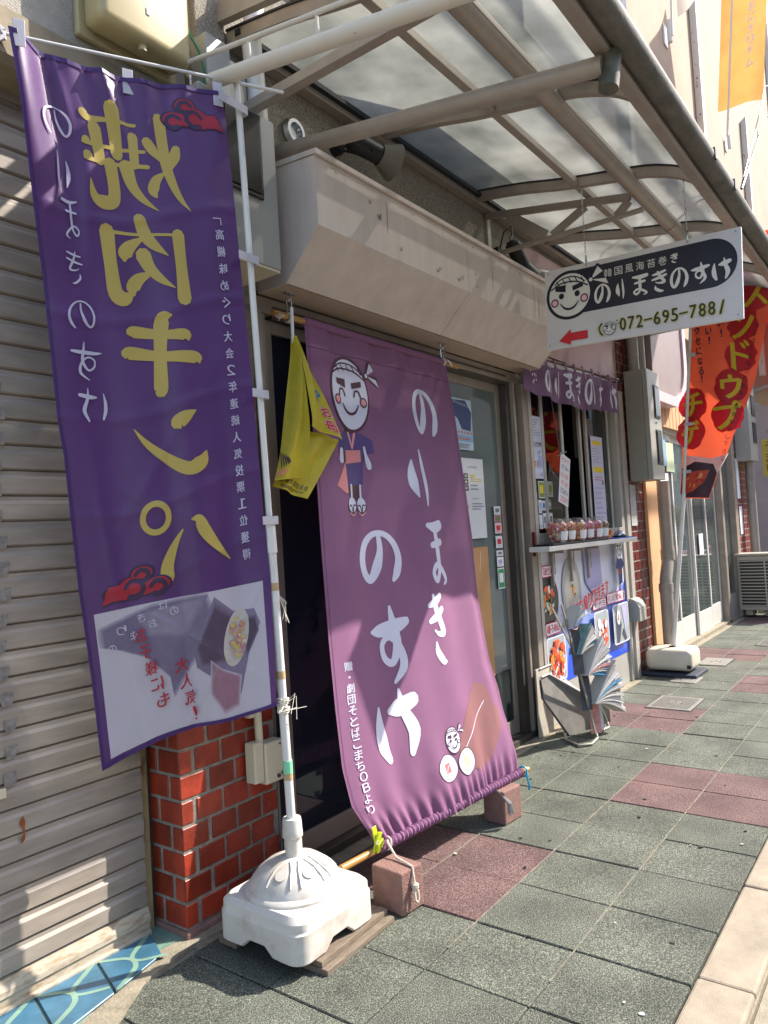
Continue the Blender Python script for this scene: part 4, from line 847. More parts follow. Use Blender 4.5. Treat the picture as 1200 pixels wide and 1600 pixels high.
# ---------------------------------------------------------------- big mauve shop curtain
BLk = [(2.144, 1.929, 2.113), (2.111, 1.891, 1.85), (2.077, 1.856, 1.597), (2.046, 1.826, 1.378), (2.027, 1.807, 1.237), (1.987, 1.761, .895), (1.964, 1.728, .654), (1.954, 1.703, .461), (1.971, 1.683, .328), (2.075, 1.655, .15)]
BRk = [(3.178, 1.928, 2.108), (3.165, 1.876, 1.824), (3.134, 1.824, 1.531), (3.109, 1.768, 1.217), (3.065, 1.722, .946), (3.045, 1.671, .653), (3.066, 1.643, .504), (3.061, 1.618, .361), (3.036, 1.596, .225), (3.018, 1.586, .15)]
def b2d(s, t):
    w = .010 * math.sin(11 * s + 1.5 * t + .6) * sm(t * 3) + .006 * math.sin(25 * s - 2.5 * t) * (1 - .4 * t)
    w += .003 * sm(1 - t * 9) * math.sin(70 * s)
    w += .0065 * sm((t - .93) / .05) * math.sin(120 * s + 3 * math.sin(9 * s)) + .004 * sm((t - .80) / .14) * math.sin(48 * s + 6 * t)
    w += .018 * sm(t * 2) * math.sin(math.pi * s) - .035 * sm((s - .88) / .12) * sm((t - .2) * 2) * (1 - sm((t - .85) * 8))
    return (w, -.006 * math.sin(math.pi * s) * t)
s2, fn2 = cloth(BLk, BRk, b2d, 1.06, 1.97)
MAUVE = M('mauve_cotton', '#8c6080', .8, .07, 3, .35, 420, spec=.25, transl=.12); CWHITE = M('curtain_white', '#d3d2e2', .7, .03, 5, transl=.08)
CINK = M('curtain_dark', '#4a2433', .7, .04); CPUR = M('curtain_kimono', '#4c3a72', .7, .06, transl=.05); CPNK = M('curtain_pink', '#d78e92', .7, .03); CTAN = M('curtain_tan', '#8a5c5e', .8, .10, 5, transl=.1)
SAL = M('curtain_salmon', '#d08080', .7, .03)
cu_ = T('shop_curtain', 'large mauve cloth curtain with white brush writing hung before the glass door', 'curtain', (2.6, 1.8, .15))
P('cloth', MB(MAUVE).grid(lambda u, v: s2(u, v), 180, 110), cu_, smooth=True, recalc=False)
WF, HF = 1.06, 1.97
sh = Sheet(fn2, .0010, .009)
he = Sheet(fn2, .0010, .04)
for yy in (.055,): he.stroke([(X(s_ / 12), Y(yy), .003) for s_ in range(13)], M('seam_mauve', '#553252', .9, .1))
he.stroke([(X(.012), Y(t_ / 12), .002) for t_ in range(13)], M('seam_mauve', '#553252', .9, .1)); he.stroke([(X(.985), Y(t_ / 12), .002) for t_ in range(13)], M('seam_mauve', '#553252', .9, .1))
P('seam', he.mb, cu_, recalc=False)
for ch, sx, ty, w, h in (('の', .728, .151, .190, .225), ('り', .597, .311, .150, .250), ('ほ', .647, .485, .135, .270), ('き', .588, .640, .105, .275), ('の', .306, .478, .235, .205), ('す', .315, .652, .205, .285), ('け', .288, .803, .235, .250)):
    sh.glyph(G[ch], X(sx), Y(ty), w, h, CWHITE, False, 1.12)
sh.k = 0
hx, hy = X(.222), Y(.140)
sh.disc(X(.208), Y(.262), .075, .10, CINK); sh.disc(X(.20), Y(.34), .05, .05, CINK)
sh.poly([(X(.155), Y(.225)), (X(.265), Y(.222)), (X(.33), Y(.235)), (X(.335), Y(.262)), (X(.27), Y(.268)), (X(.255), Y(.33)), (X(.15), Y(.335)), (X(.165), Y(.265)), (X(.12), Y(.262)), (X(.125), Y(.24))], CPUR)
sh.poly([(X(.163), Y(.262)), (X(.258), Y(.258)), (X(.256), Y(.283)), (X(.158), Y(.290))], SAL); sh.poly([(X(.155), Y(.285)), (X(.09), Y(.335)), (X(.14), Y(.35)), (X(.158), Y(.35))], SAL)
sh.poly([(X(.185), Y(.222)), (X(.198), Y(.222)), (X(.213), Y(.252)), (X(.205), Y(.256))], CPNK); sh.poly([(X(.24), Y(.222)), (X(.226), Y(.222)), (X(.205), Y(.256)), (X(.214), Y(.258))], CPNK)
sh.stroke([(X(.28), Y(.252), .012), (X(.285), Y(.268), .016), (X(.295), Y(.285), .030), (X(.298), Y(.292), .030)], CWHITE); sh.stroke([(X(.135), Y(.262), .02), (X(.13), Y(.283), .028)], CWHITE)
for x_ in (.175, .232):
    sh.disc(X(x_ - .0), Y(.378), .031, .026, CINK); sh.stroke([(X(x_ + .004), Y(.333), .012), (X(x_), Y(.358), .012)], CWHITE); sh.disc(X(x_), Y(.373), .026, .030, CWHITE)
    sh.stroke([(X(x_ - .02), Y(.376), .005), (X(x_ - .008), Y(.374), .006), (X(x_), Y(.389), .006), (X(x_ + .008), Y(.374), .006), (X(x_ + .022), Y(.374), .005)], CINK); sh.stroke([(X(x_ - .022), Y(.388), .004), (X(x_), Y(.394), .007), (X(x_ + .022), Y(.387), .004)], CPNK)
face(sh, hx, hy, .112, CWHITE, CINK, CPNK, True, 1.34)
sh.k = 0
sh.poly([(X(.80), Y(.775)), (X(.87), Y(.79)), (X(.88), Y(.83)), (X(.94), Y(.85)), (X(.93), Y(.89)), (X(.80), Y(.945)), (X(.70), Y(.95)), (X(.56), Y(.91)), (X(.60), Y(.87)), (X(.68), Y(.82))], CTAN)
sh.stroke([(X(.83), Y(.82), .004), (X(.62), Y(.895), .004)], CWHITE)
for x_, c1, c2 in ((.495, M('roll_pink', '#d66a72', .7), .915), (.615, M('roll_yellow', '#cfc188', .7), .918)):
    sh.disc(X(x_), Y(c2), .062, .056, CINK); sh.disc(X(x_), Y(c2), .058, .052, CWHITE); sh.rect(X(x_) - .018, Y(c2) - .02, X(x_) + .018, Y(c2) + .018, c1); sh.stroke([(X(x_) - .01, Y(c2) + .01, .003), (X(x_) + .014, Y(c2) - .012, .003)], CWHITE)
face(sh, X(.555), Y(.866), .040, CWHITE, CINK, CWHITE, False, 1.25)
sh.k = 0; txt = '贈・劇団そとばこまちＯＢより'
for i, ch in enumerate(txt):
    t_ = .673 + .0195 * i; sx = .075 if i < 10 else .078 - .000 * (i - 9)
    k = .038 if i < 11 else .036
    sh.char(ch, X(sx - .008 * max(0, i - 11)), Y(t_), k * (.25 if ch == '・' else 1), k * (.2 if ch == '・' else .85), CWHITE, False, bold=.0006)
P('print', sh.mb, cu_, recalc=False, kind='stuff')
P('top_sleeve', MB(MAUVE).tube([Vector((s2(i / 40, 0).x, 1.93, 2.108 - .006 * i / 40)) for i in range(41)], .0175, 12), cu_, smooth=True)
P('bottom_sleeve', MB(MAUVE).tube([Vector((2.075 + .943 * i / 160, 1.652 - .0800 * i / 160, .154)) for i in range(161)], [.0185 + .0035 * math.sin(i * 1.7) for i in range(161)], 12), cu_, smooth=True)
def rod(a, b, lab, col=BAMB):
    ONE('bamboo_rod', MB(col).cyl(a, b, .0125, n=14).cyl(Vector(a), Vector(a) + (Vector(a) - Vector(b)).normalized() * .0012, .0085, n=12), lab, 'rod', a, 'bamboo rods of the mauve curtain', smooth=True)
rod((1.975, 1.93, 2.108), (3.305, 1.93, 2.100), 'upper bamboo rod carrying the mauve curtain')
rod((1.885, 1.668, .152), (3.088, 1.566, .152), 'lower bamboo rod weighting the mauve curtain on two blocks')
def hook(x, y, lab, n):
    t = T('hook', lab, 'hook', (x, y, 2.2), 'steel hooks under the shutter box')
    P('plate', MB(STEEL).box(x - .022, x + .022, y - .008, y + .008, 2.194, 2.1995), t)
    P('eye', MB(STEEL).tube([(x - .012, y, 2.196), (x - .012, y, 2.180), (x - .006, y, 2.170), (x + .006, y, 2.170), (x + .012, y, 2.180), (x + .012, y, 2.196)], .003, 8), t, smooth=True)
    P('carabiner', MB(STEEL).tube([(x + .004, y - .006, 2.178), (x + .014, y, 2.172), (x + .012, y, 2.150), (x + .004, y + .002, 2.122), (x - .004, y + .002, 2.118), (x - .012, y, 2.126), (x - .014, y, 2.165), (x - .006, y, 2.172), (x + .004, y - .006, 2.178)], .0028, 8), t, smooth=True)
    m = MB(ROPE)
    for k in range(4):
        m.tube([(x + .004 * k - .008, 1.93 + .017 * math.cos(a), 2.104 + .017 * math.sin(a)) for a in [i * math.pi / 6 for i in range(13)]], .0035, 6)
    m.tube([(x, y, 2.12), (x + .004, 1.925, 2.112)], .004, 6)
    if n: m.tube([(x + .01, 1.91, 2.11), (x + .03, 1.905, 2.10), (x + .045, 1.91, 2.085)], .006, 6)
    P('rope', m, t, smooth=True, kind='stuff')
hook(2.060, 1.925, 'left steel carabiner hook holding the frayed end of the bamboo rod', 0); hook(3.163, 1.93, 'right steel carabiner hook tied with white rope to the bamboo rod', 1)
fr = MB(ROPE)
for k in range(14): a = rr.uniform(-1, 1); fr.tube([(2.02, 1.915, 2.10), (2.0 - rr.random() * .02, 1.905, 2.09 + rr.uniform(-.01, .01)), (1.985 - rr.random() * .03, 1.90 + rr.uniform(-.015, .01), 2.08 + rr.uniform(-.012, .012))], .002, 4)
ONE('frayed_rope', fr, 'frayed rope end wrapped on the left tip of the upper bamboo rod', 'rope', (2.0, 1.91, 2.08))
# clips, loops, blocks
def clip(loc, m, lab, s=1., rot=0.):
    t = T('clip', lab, 'clip', loc); l = Vector(loc); Rm = Matrix.Rotation(rot, 3, 'Z')
    def q(pts): return [l + Rm @ (Vector(p) * s) for p in pts]
    P('jaw', MB(m).bar(*q([(-.002, -.012, .050), (.006, -.024, -.035)]), .022 * s, .006 * s, up=(0, 1, 0)), t, bevel=.001, seg=1); P('jaw', MB(m).bar(*q([(.010, -.030, .03), (-.008, -.014, -.030)]), .022 * s, .006 * s, up=(0, 1, 0)), t, bevel=.001, seg=1)
    P('grip', MB(m).tube(q([(-.012, -.03, -.025), (-.02, -.034, .0), (0, -.04, .012), (.014, -.036, .0), (.012, -.03, -.02)]), .005 * s, 6), t, smooth=True)
    P('spring', MB(STEEL).cyl(*q([(-.012, -.026, .0), (.014, -.026, .0)]), .005 * s, n=8), t)
clip((2.045, 1.662, .185), M('lime_plastic', '#b8c62a', .4, .1), 'yellow green plastic clip pinching the lower left corner of the curtain', 1.05, .3)
bc = T('blue_hanger', 'small blue plastic hook at the lower right end of the curtain rod', 'hook', (3.05, 1.56, .15)); CY = M('cyan_plastic', '#2f9fc4', .4, .05)
P('ring', MB(CY).tube([(3.046, 1.57 + .020 * math.cos(a), .153 + .022 * math.sin(a)) for a in [i * math.pi / 6 for i in range(13)]], .0045, 8), bc, smooth=True)
P('strap', MB(CY).tube([(3.046, 1.552, .165), (3.035, 1.545, .13), (3.045, 1.54, .09), (3.042, 1.545, .075)], .005, 8), bc, smooth=True)
def block(c, yaw, lab, h=.14, sx=.11, sy=.135):
    ONE('weight_block', MB(CONC).obox((c[0], c[1], h / 2 + .001), (sx, sy, h), Matrix.Rotation(yaw, 3, 'Z')), lab, 'block', (c[0], c[1], 0), 'red concrete weight blocks', bevel=.006)
block((2.030, 1.545), R(-6), 'red brown concrete block under the left end of the curtain rod beside the white base')
block((2.865, 1.585), R(-6), 'red brown concrete block under the right end of the curtain rod', .14, .13, .11)
lp = MB(ROPE); lp.tube([(2.10, 1.632, .175), (2.075, 1.61, .178), (2.05, 1.56, .150), (2.028, 1.478, .145), (2.022, 1.470, .11), (2.022, 1.466, .085)], .0042, 8)
lp.tube([(2.022, 1.466, .085), (2.012, 1.462, .065), (2.012, 1.460, .045), (2.022, 1.459, .034), (2.032, 1.460, .045), (2.032, 1.462, .065), (2.022, 1.466, .085)], .004, 8)
for k in range(3): lp.tube([(2.022 + .009 * math.cos(a), 1.466 + .009 * math.sin(a), .083 + .004 * k) for a in [i * math.pi / 4 for i in range(9)]], .004, 6)
lp.tube([(2.11 + .01 * math.cos(a), 1.645 + .02 * math.sin(a), .158 + .02 * math.cos(a)) for a in [i * math.pi / 4 for i in range(9)]], .0045, 6)
ONE('rope_loop', lp, 'pale rope with knotted loop hanging over the left concrete block', 'rope', (2.02, 1.47, .03), smooth=True)
ts = MB(M('grey_tassel', '#8d8a86', .9, .2, 60))
for k in range(16): a = k * .4; ts.tube([(2.80, 1.575, .15), (2.80 + .010 * math.cos(a), 1.515 + .008 * math.sin(a), .10), (2.80 + .018 * math.cos(a), 1.510 + .01 * math.sin(a), .05 + rr.random() * .015)], .0024, 5)
ONE('rope_tassel', ts, 'grey frayed cord end hanging down the right concrete block', 'cord', (2.8, 1.52, .05))

# ---------------------------------------------------------------- small yellow flag on a stick
yf = T('small_flag', 'limp yellow hand flag hanging beside the mauve curtain', 'flag', (1.94, 1.80, 1.41))
YEM = M('yellow_nylon', '#cdbd30', .55, .12, 10, .2, 60, transl=.35); YED = YEM
P('stick', MB(WHITEP).cyl((1.938, 1.80, 2.088), (1.938, 1.803, 1.95), .0062, n=10), yf, smooth=True)
Lc = [(1.934, 1.80, 1.985), (1.905, 1.79, 1.86), (1.868, 1.785, 1.70), (1.835, 1.785, 1.56), (1.797, 1.79, 1.462)]
Mc = [(1.944, 1.795, 1.985), (1.940, 1.75, 1.86), (1.946, 1.745, 1.72), (1.955, 1.76, 1.64), (1.94, 1.775, 1.43)]
Rc = [(1.946, 1.80, 1.985), (1.985, 1.79, 1.90), (2.045, 1.78, 1.79), (2.10, 1.775, 1.70), (2.150, 1.77, 1.622)]
def cl(K, t):
    q = crom(K, 8); i = t * (len(q) - 1); a = int(i); b = min(a + 1, len(q) - 1); return Vector(q[a]).lerp(Vector(q[b]), i - a)
def yl(u, v): p = cl(Lc, v).lerp(cl(Mc, v * .93), u); p.y += .012 * math.sin(7 * u + 3 * v); return p
def yr(u, v):
    p = cl(Mc, v * .72).lerp(cl(Rc, v), u); p.y += .010 * math.sin(8 * u + 5 * v); return p
P('left_fold', MB(YEM).grid(yl, 16, 40), yf, smooth=True); P('right_fold', MB(YEM).grid(yr, 20, 30), yf, smooth=True)
def yu(u, v):
    a = Vector((1.966, 1.800, 1.655)).lerp(Vector((2.148, 1.785, 1.625)), u); b = Vector((1.815, 1.812, 1.445)).lerp(Vector((1.955, 1.80, 1.400)), u); p = a.lerp(b, v); p.y += .010 * math.sin(9 * u + 2 * v); return p
P('under_fold', MB(YEM).grid(yu, 18, 24), yf, smooth=True)
def surf_sheet(g, off, flip=1):
    def fn(x, y):
        p = g(x, y); a = g(x + .01, y) - g(x - .01, y); b = g(x, y + .01) - g(x, y - .01); n = a.cross(b).normalized()
        return p, (n if n.y < 0 else -n)
    return Sheet(fn, off, .12)
q = surf_sheet(yr, .0015)
q.char('す', .70, .37, .34, .11, M('flag_cyan', '#1d6fa3', .5), bold=.012); q.char('や', .66, .53, .34, .12, M('flag_cyan', '#1d6fa3', .5), bold=.012)
q.char('お', .76, .70, .26, .11, FWHITE, bold=.02); q.char('お', .76, .70, .26, .11, RED, bold=.008); q.char('母', .72, .87, .28, .13, FWHITE, bold=.022); q.char('母', .72, .87, .28, .13, RED, bold=.010)
P('print', q.mb, yf, recalc=False, kind='stuff')
q = surf_sheet(yu, .0015)
for i, ch in enumerate('高槻市教育委員会'): q.char(ch, .12 + .105 * i, .86, .085, .075, INKB)
q.lines(.14, .93, .9, .98, 2, INKB, .6)
q.stroke([(.05, .02, .02), (.12, .35, .02)], INKB); q.stroke([(.22, .05, .02), (.10, .42, .02)], INKB)
P('print', q.mb, yf, recalc=False, kind='stuff')
q = surf_sheet(yl, .0015)
for k in range(5): q.stroke([(.02 + .05 * k, .76 + .02 * k, .02), (.10 + .05 * k, .88, .02)], BROWNI)
q.disc(.12, .93, .12, .025, M('flag_salmon', '#d08a5a', .5))
P('print', q.mb, yf, recalc=False, kind='stuff')

# ---------------------------------------------------------------- hanging sign
hs = T('hanging_sign', 'white hanging sign board with dark blue lozenge, round face and phone number', 'sign', (3.705, 1.1, 2.16))
uy_ = Vector((0, -.9653, -.0400)).normalized(); dz_ = Vector((0, .0414, -.9990)).normalized(); og = Vector((3.705, 1.594, 2.609)); SW, SHt = .966, .422
P('board', MB(WHITEP).obox(og + uy_ * SW / 2 + dz_ * SHt / 2 + Vector((.011, 0, 0)), (.018, SW, SHt), Matrix((Vector((1, 0, 0)), uy_, dz_)).transposed()), hs, bevel=.002, seg=1)
BW = M('sign_white', '#cfcbca', .45, .05, 6)
P('face_film', MB(BW).obox(og + uy_ * SW / 2 + dz_ * SHt / 2 + Vector((.0012, 0, 0)), (.0012, SW - .006, SHt - .006), Matrix((Vector((1, 0, 0)), uy_, dz_)).transposed()), hs)
P('back_film', MB(BW).obox(og + uy_ * SW / 2 + dz_ * SHt / 2 + Vector((.0208, 0, 0)), (.0012, SW - .006, SHt - .006), Matrix((Vector((1, 0, 0)), uy_, dz_)).transposed()), hs)
sh = Sheet(plane_fn(og + Vector((.0004, 0, 0)), uy_, dz_, (-1, 0, 0)), .0004)
NVY = M('sign_navy', '#12172c', .3, .1, 8); SW_ = M('sign_ink_white', '#dcd8d2', .5, .02)
sh.rrect(.018, .028, .948, .255, .1134, NVY, 12)
# face disc
sh.disc(.137, .150, .128, .128, NVY, 40); face(sh, .137, .150, .112, SW_, NVY, PINK)
gtext(sh, '韓国風海苔巻き', .345, .080, .040, .042, SW_, .054)
for i, ch in enumerate('のりほきのすけ'): sh.glyph(G[ch], .315 + .094 * i, .178 - .002 * (i % 2), .082 if ch != 'り' else .05, .098, SW_, False, 1.02)
sh.poly([(.075, .385), (.140, .330), (.140, .350), (.232, .350), (.232, .392), (.140, .392), (.140, .412)], RED)
YO = M('marker_yellow', '#b8b02a', .6)
ph = '072-695-7881'; x = .415
for ch in ph:
    for cc, b_ in ((YO, .0035), (INKB, .0008)):
        if ch == '-': sh.stroke([(x - .018, .352, .006 + b_ * 1.5), (x + .016, .350, .006 + b_ * 1.5)], cc)
        elif ch == '1' and x > .8: sh.stroke([(x + .010, .325, .006 + b_ * 2), (x - .004, .382, .008 + b_ * 2)], cc)
        else: sh.char(ch, x, .352, .030, .062, cc, False, bold=b_)
    x += .0415 if ch != '-' else .043
sh.stroke([(.305, .335, .010), (.290, .355, .012), (.300, .385, .010), (.312, .392, .006)], YO); sh.stroke([(.308, .333, .009), (.295, .355, .006), (.303, .383, .008), (.313, .390, .006)], INKB)
face(sh, .347, .362, .030, SW_, INKB, PINK)
P('print', sh.mb, hs, recalc=False, kind='stuff')
for x in (.022, .943):
    for y in (.018, .40): P('screw', MB(GREYP).cyl(og + uy_ * x + dz_ * y, og + uy_ * x + dz_ * y + Vector((-.002, 0, 0)), .0045, n=10), hs)
def chain(y, ztop, zbot, lab):
    t = T('chain', lab, 'chain', (3.705, y, zbot), 'chains of the hanging sign')
    m = MB(STEEL); n = int((ztop - zbot - .045) / .016)
    for k in range(n):
        z = ztop - .008 - k * .016; a = k % 2; d = Vector((.004, 0, 0)) if a else Vector((0, .004, 0))
        m.tube([Vector((3.705, y, z)) + d * math.cos(q) + Vector((0, 0, .0095 * math.sin(q))) for q in [i * math.pi / 4 for i in range(9)]], .0013, 5, False)
    P('links', m, t, kind='stuff')
    P('shackle', MB(STEEL).tube([(3.700, y, zbot - .012), (3.694, y, zbot), (3.700, y - .002, zbot + .045), (3.71, y, zbot + .045), (3.716, y, zbot), (3.71, y, zbot - .012)], .003, 8), t, smooth=True)
    P('top_ring', MB(STEEL).tube([Vector((3.705, y + .010 * math.cos(q), ztop + .008 * math.sin(q))) for q in [i * math.pi / 4 for i in range(9)]], .003, 6), t)
chain(1.362, 2.985, 2.590, 'left chain holding up the end of the sign with the round face'); chain(.862, 2.875, 2.568, 'right chain holding up the street end of the hanging sign')
tc = T('tether_chain', 'short rusty chain tying the sign edge to the shutter box', 'chain', (3.9, 1.65, 2.3))
P('links', MB(ALUD).tube([(4.02, 1.69, 2.38), (3.93, 1.66, 2.33), (3.85, 1.64, 2.315), (3.78, 1.62, 2.34), (3.715, 1.60, 2.37)], .004, 6), tc, smooth=True); P('bolt', MB(STEEL).cyl((4.02, 1.689, 2.38), (4.02, 1.665, 2.38), .009, n=8), tc)
# ================================================================ take-out window unit
wu = T('service_window', 'aluminium take-out window unit with sliding panes above the poster panel', 'window', (5.0, 2.0, 0))
P('left_post', MB(ALUL).box(4.235, 4.275, 1.985, 2.09, 0, 2.36), wu, bevel=.002)
P('right_post', MB(ALUL).box(5.80, 5.86, 1.985, 2.09, 0, 2.33), wu, bevel=.002); P('right_post', MB(ALUL).box(5.90, 5.98, 1.975, 2.06, 0, 2.30), wu, bevel=.003)
P('post_groove', MB(ALUD).box(5.861, 5.899, 2.01, 2.06, 0, 2.30), wu)
P('head_rail', MB(ALUL).box(4.276, 5.799, 1.99, 2.09, 2.305, 2.36), wu); P('sill_rail', MB(ALUL).box(4.276, 5.799, 1.985, 2.12, 1.145, 1.205), wu, bevel=.002)
for x in (4.46, 4.77, 5.17, 5.29, 5.74): P('stile', MB(ALUL).box(x - .016, x + .016, 2.0 if x < 5 else 2.03, 2.02 if x < 5 else 2.05, 1.206, 2.304), wu, bevel=.002)
gg = glass('window_glass', (.35, .38, .38), .0)
for a, b, y in ((4.277, 4.443, 2.012), (4.477, 4.753, 2.012), (5.307, 5.723, 2.04)): P('pane', MB(gg).box(a, b, y - .002, y + .002, 1.207, 2.303), wu)
P('inner_curtain', MB(M('beige_blind', '#5f5d52', .8, .1, 10)).box(5.31, 5.78, 2.13, 2.14, 1.75, 2.3), wu)
P('cabinet', MB(M('pale_panel', '#b9bcc4', .5, .05, 5)).box(4.276, 5.799, 2.012, 2.10, .0, 1.144), wu)
P('kick_panel', MB(M('kick_alu', '#a5a29b', .5, .08, 4)).box(4.276, 5.799, 2.002, 2.011, .0, .235), wu)
# poster panel
pp = T('food_poster', 'large blue and lilac food poster panel under the serving shelf', 'poster', (5.0, 2.0, .24))
P('sheet', MB(M('poster_base', '#b9bdd6', .35, .05, 2.5)).box(4.277, 5.798, 1.999, 2.0055, .236, 1.143), pp)
sh = Sheet(plane_fn((4.277, 1.999, 1.143), (1, 0, 0), (0, 0, -1), (0, -1, 0)), .0006); Wp, Hp = 1.521, .907
G1 = M('poster_pale', '#d3d6e4', .35, .06, 3); G2 = M('poster_mid', '#7f93d2', .35, .06, 3); DB = M('poster_blue', '#1f4fd0', .35, .06, 3); RP_ = M('poster_red', '#cf2b3d', .4, .04)
sh.poly([(0, 0), (Wp, 0), (Wp, .36), (.9, .46), (0, .40)], G1)
sh.poly([(0, .62), (.5, .50), (1.0, .55), (Wp, .36), (Wp, Hp), (0, Hp)], G2)
sh.poly([(.30, Hp), (.36, .70), (.60, .74), (.85, .60), (1.0, .62), (1.1, .80), (Wp - .06, .74), (Wp - .05, .40), (Wp, .34), (Wp, Hp)], DB)
bowl = [M('bowl_black', '#1b1b20', .3), M('egg_orange', '#d98a35', .4, .2), M('greens', '#3f6b38', .4, .2), M('sprout', '#c9d0c0', .4, .1), M('kimchi_red', '#b5391f', .4, .2), M('carrot', '#d9542a', .4, .2)]
sh.disc(.09, .36, .16, .17, bowl[0]); sh.photo(.0, .28, .18, .45, bowl[1:], 40, 5, .4)
sh.disc(.46, .33, .16, .22, M('rice_blur', '#a9a9a4', .5, .1)); sh.disc(.46, .35, .12, .16, M('rice_blur2', '#c1beb2', .5, .1)); sh.photo(.40, .30, .52, .42, bowl[1:4], 14, 9, .4)
sh.poly([(.68, .05), (1.0, .02), (1.02, .33), (.86, .42), (.7, .3)], LILAC)
for i, (a, b, c, d, t_) in enumerate(((-.03, .14, .17, .215, '石焼ビビンバ'), (-.03, .50, .23, .580, '高槻トマトのキムチ'), (.80, .44, 1.06, .51, 'チヂミ'), (1.08, .42, 1.47, .50, 'キンパ（牛カルビ）'))):
    a = max(a, .004); sh.rrect(a, b, c, d, .015, RP_); sh.rrect(a + .006, b + .006, c - .006, d - .006, .012, SKIN)
    n = len(t_); w = (c - a - .03) / n
    for k, ch in enumerate(t_): sh.char(ch, a + .015 + w * (k + .5), (b + d) / 2, w * .88, (d - b) * .62, RP_, bold=.0012)
def shot(x0, y0, x1, y1): sh.rrect(x0 - .008, y0 - .008, x1 + .008, y1 + .008, .03, SKIN); sh.rrect(x0, y0, x1, y1, .025, M('shot_grey', '#9aa3a6', .4, .1, 5))
shot(.004, .60, .27, .87); sh.disc(.13, .78, .125, .11, SKIN); sh.photo(.03, .62, .24, .86, [bowl[5], bowl[4], bowl[5], bowl[1]], 70, 11, .35)
shot(.78, .53, 1.04, .80); sh.photo(.83, .58, 1.0, .78, [bowl[0], bowl[5], bowl[4], SKIN], 30, 12, .5)
shot(1.14, .52, 1.46, .80); NORI = M('nori', '#3d4152', .4, .2, 20)
sh.poly([(1.17, .60), (1.22, .55), (1.28, .57), (1.30, .68), (1.24, .80), (1.18, .80)], NORI); sh.disc(1.245, .61, .035, .055, SKIN); sh.photo(1.225, .585, 1.265, .64, bowl[1:], 14, 14, .5)
sh.poly([(1.31, .53), (1.43, .53), (1.40, .66), (1.37, .74)], LILAC); sh.poly([(1.33, .70), (1.40, .78), (1.36, .80), (1.30, .74)], NORI)
for i, ch in enumerate('お持ち帰りできます'):
    cx, cy = .36 + .0835 * i, .475 - .014 * i
    sh.char(ch, cx, cy, .074, .105, SKIN, bold=.010)
for i, ch in enumerate('お持ち帰りできます'): sh.char(ch, .36 + .0835 * i, .475 - .014 * i, .070, .10, RP_, bold=.0035)
# emblem figure on the panel
NB = M('figure_navy', '#1c2f6e', .4)
sh.poly([(1.27, .17), (1.38, .17), (1.43, .22), (1.38, .25), (1.37, .36), (1.29, .37), (1.285, .25), (1.24, .24)], NB); sh.poly([(1.285, .25), (1.375, .25), (1.37, .285), (1.29, .29)], M('sash', '#8d3a34', .5)); sh.stroke([(1.34, .37, .02), (1.33, .42, .03)], SKIN)
sh.disc(1.33, .43, .022, .03, INKB); sh.disc(1.33, .43, .018, .026, SKIN)
face(sh, 1.325, .10, .062, SKIN, INKB, SKIN, False, 1.25)
for x in (.12, .43, .73): sh.rect(x, .0, x + .022, .20, M('bracket_strip_grey', '#77787c', .6))  # grey strips beside the shelf brackets along the upper edge
P('print', sh.mb, pp, recalc=False, kind='stuff')
# shelf
sf = T('serving_shelf', 'white serving shelf on brackets below the take-out window', 'shelf', (4.9, 1.9, 1.1))
P('top', MB(WHITEP).box(4.11, 5.72, 1.85, 1.984, 1.098, 1.128), sf, bevel=.003)
for x in (4.42, 4.72, 5.02): P('bracket', MB(ALU).box(x, x + .015, 1.90, 1.998, 1.075, 1.097).box(x, x + .015, 1.975, 1.997, .87, 1.0745), sf)
ONE('tray', MB(BLACK).prism([(4.18, 1.856), (5.12, 1.856), (5.14, 1.875), (5.14, 1.972), (4.16, 1.972), (4.16, 1.875)], 1.129, 1.142, 'z'), 'black tray under the popcorn cups on the shelf', 'tray', (4.65, 1.9, 1.129), bevel=.002)
ONE('mat', MB(BLUEI).box(5.35, 5.68, 1.86, 1.97, 1.129, 1.136), 'blue mat under the call bell on the shelf', 'mat', (5.5, 1.9, 1.129))
be = T('call_bell', 'small chrome call bell on the blue mat', 'bell', (5.5, 1.91, 1.137)); P('dome', MB(STEEL).lathe((5.5, 1.91, 1.15), [(.045, 0), (.043, .015), (.03, .032), (.008, .038)], 18), be, smooth=True); P('foot', MB(BLACK).lathe((5.5, 1.91, 1.1365), [(.048, 0), (.048, .012)], 18), be); P('button', MB(STEEL).cyl((5.5, 1.91, 1.186), (5.5, 1.91, 1.20), .006, n=8), be)
CUP = glass('cup_plastic', (.92, .92, .92), .08, (.8, .8, .8), .08)
def cup(loc, cols, lab, seed, first=None):
    l = Vector(loc); t = T('snack_cup', lab, 'cup', loc, 'domed snack cups on the tray'); rq = random.Random(seed)
    P('cup', MB(CUP).lathe(l, [(.052, .0), (.068, .085), (.072, .088)], 18), t, smooth=True); P('dome_lid', MB(CUP).lathe(l, [(.072, .089), (.071, .100), (.061, .127), (.038, .148), (.01, .155)], 18), t, smooth=True)
    ms = {}
    for k in range(150):
        a = rq.random() * 6.28; z = .008 + rq.random() * .110; rmax = (.043 + .014 * z / .1); d = math.sqrt(rq.random()) * rmax; m = cols[rq.randrange(len(cols))]
        ms.setdefault(m.name, MB(m)).ball(l + Vector((math.cos(a) * d, math.sin(a) * d, z)), .0085 + rq.random() * .003, 5, 4)
    mm = MB()
    for q in ms.values():
        mm.set(q.ms[0]); mm.add(q.v, q.f)
    P('puffs', mm, t, kind='stuff')
    P('label', MB(PAPER).grid(lambda u, v: l + Vector((math.cos(R(225 + 70 * u)) * (.0555 + .012 * v * .7 + .006), math.sin(R(225 + 70 * u)) * (.0615 + .009 * v), .015 + .055 * v)), 6, 2), t)
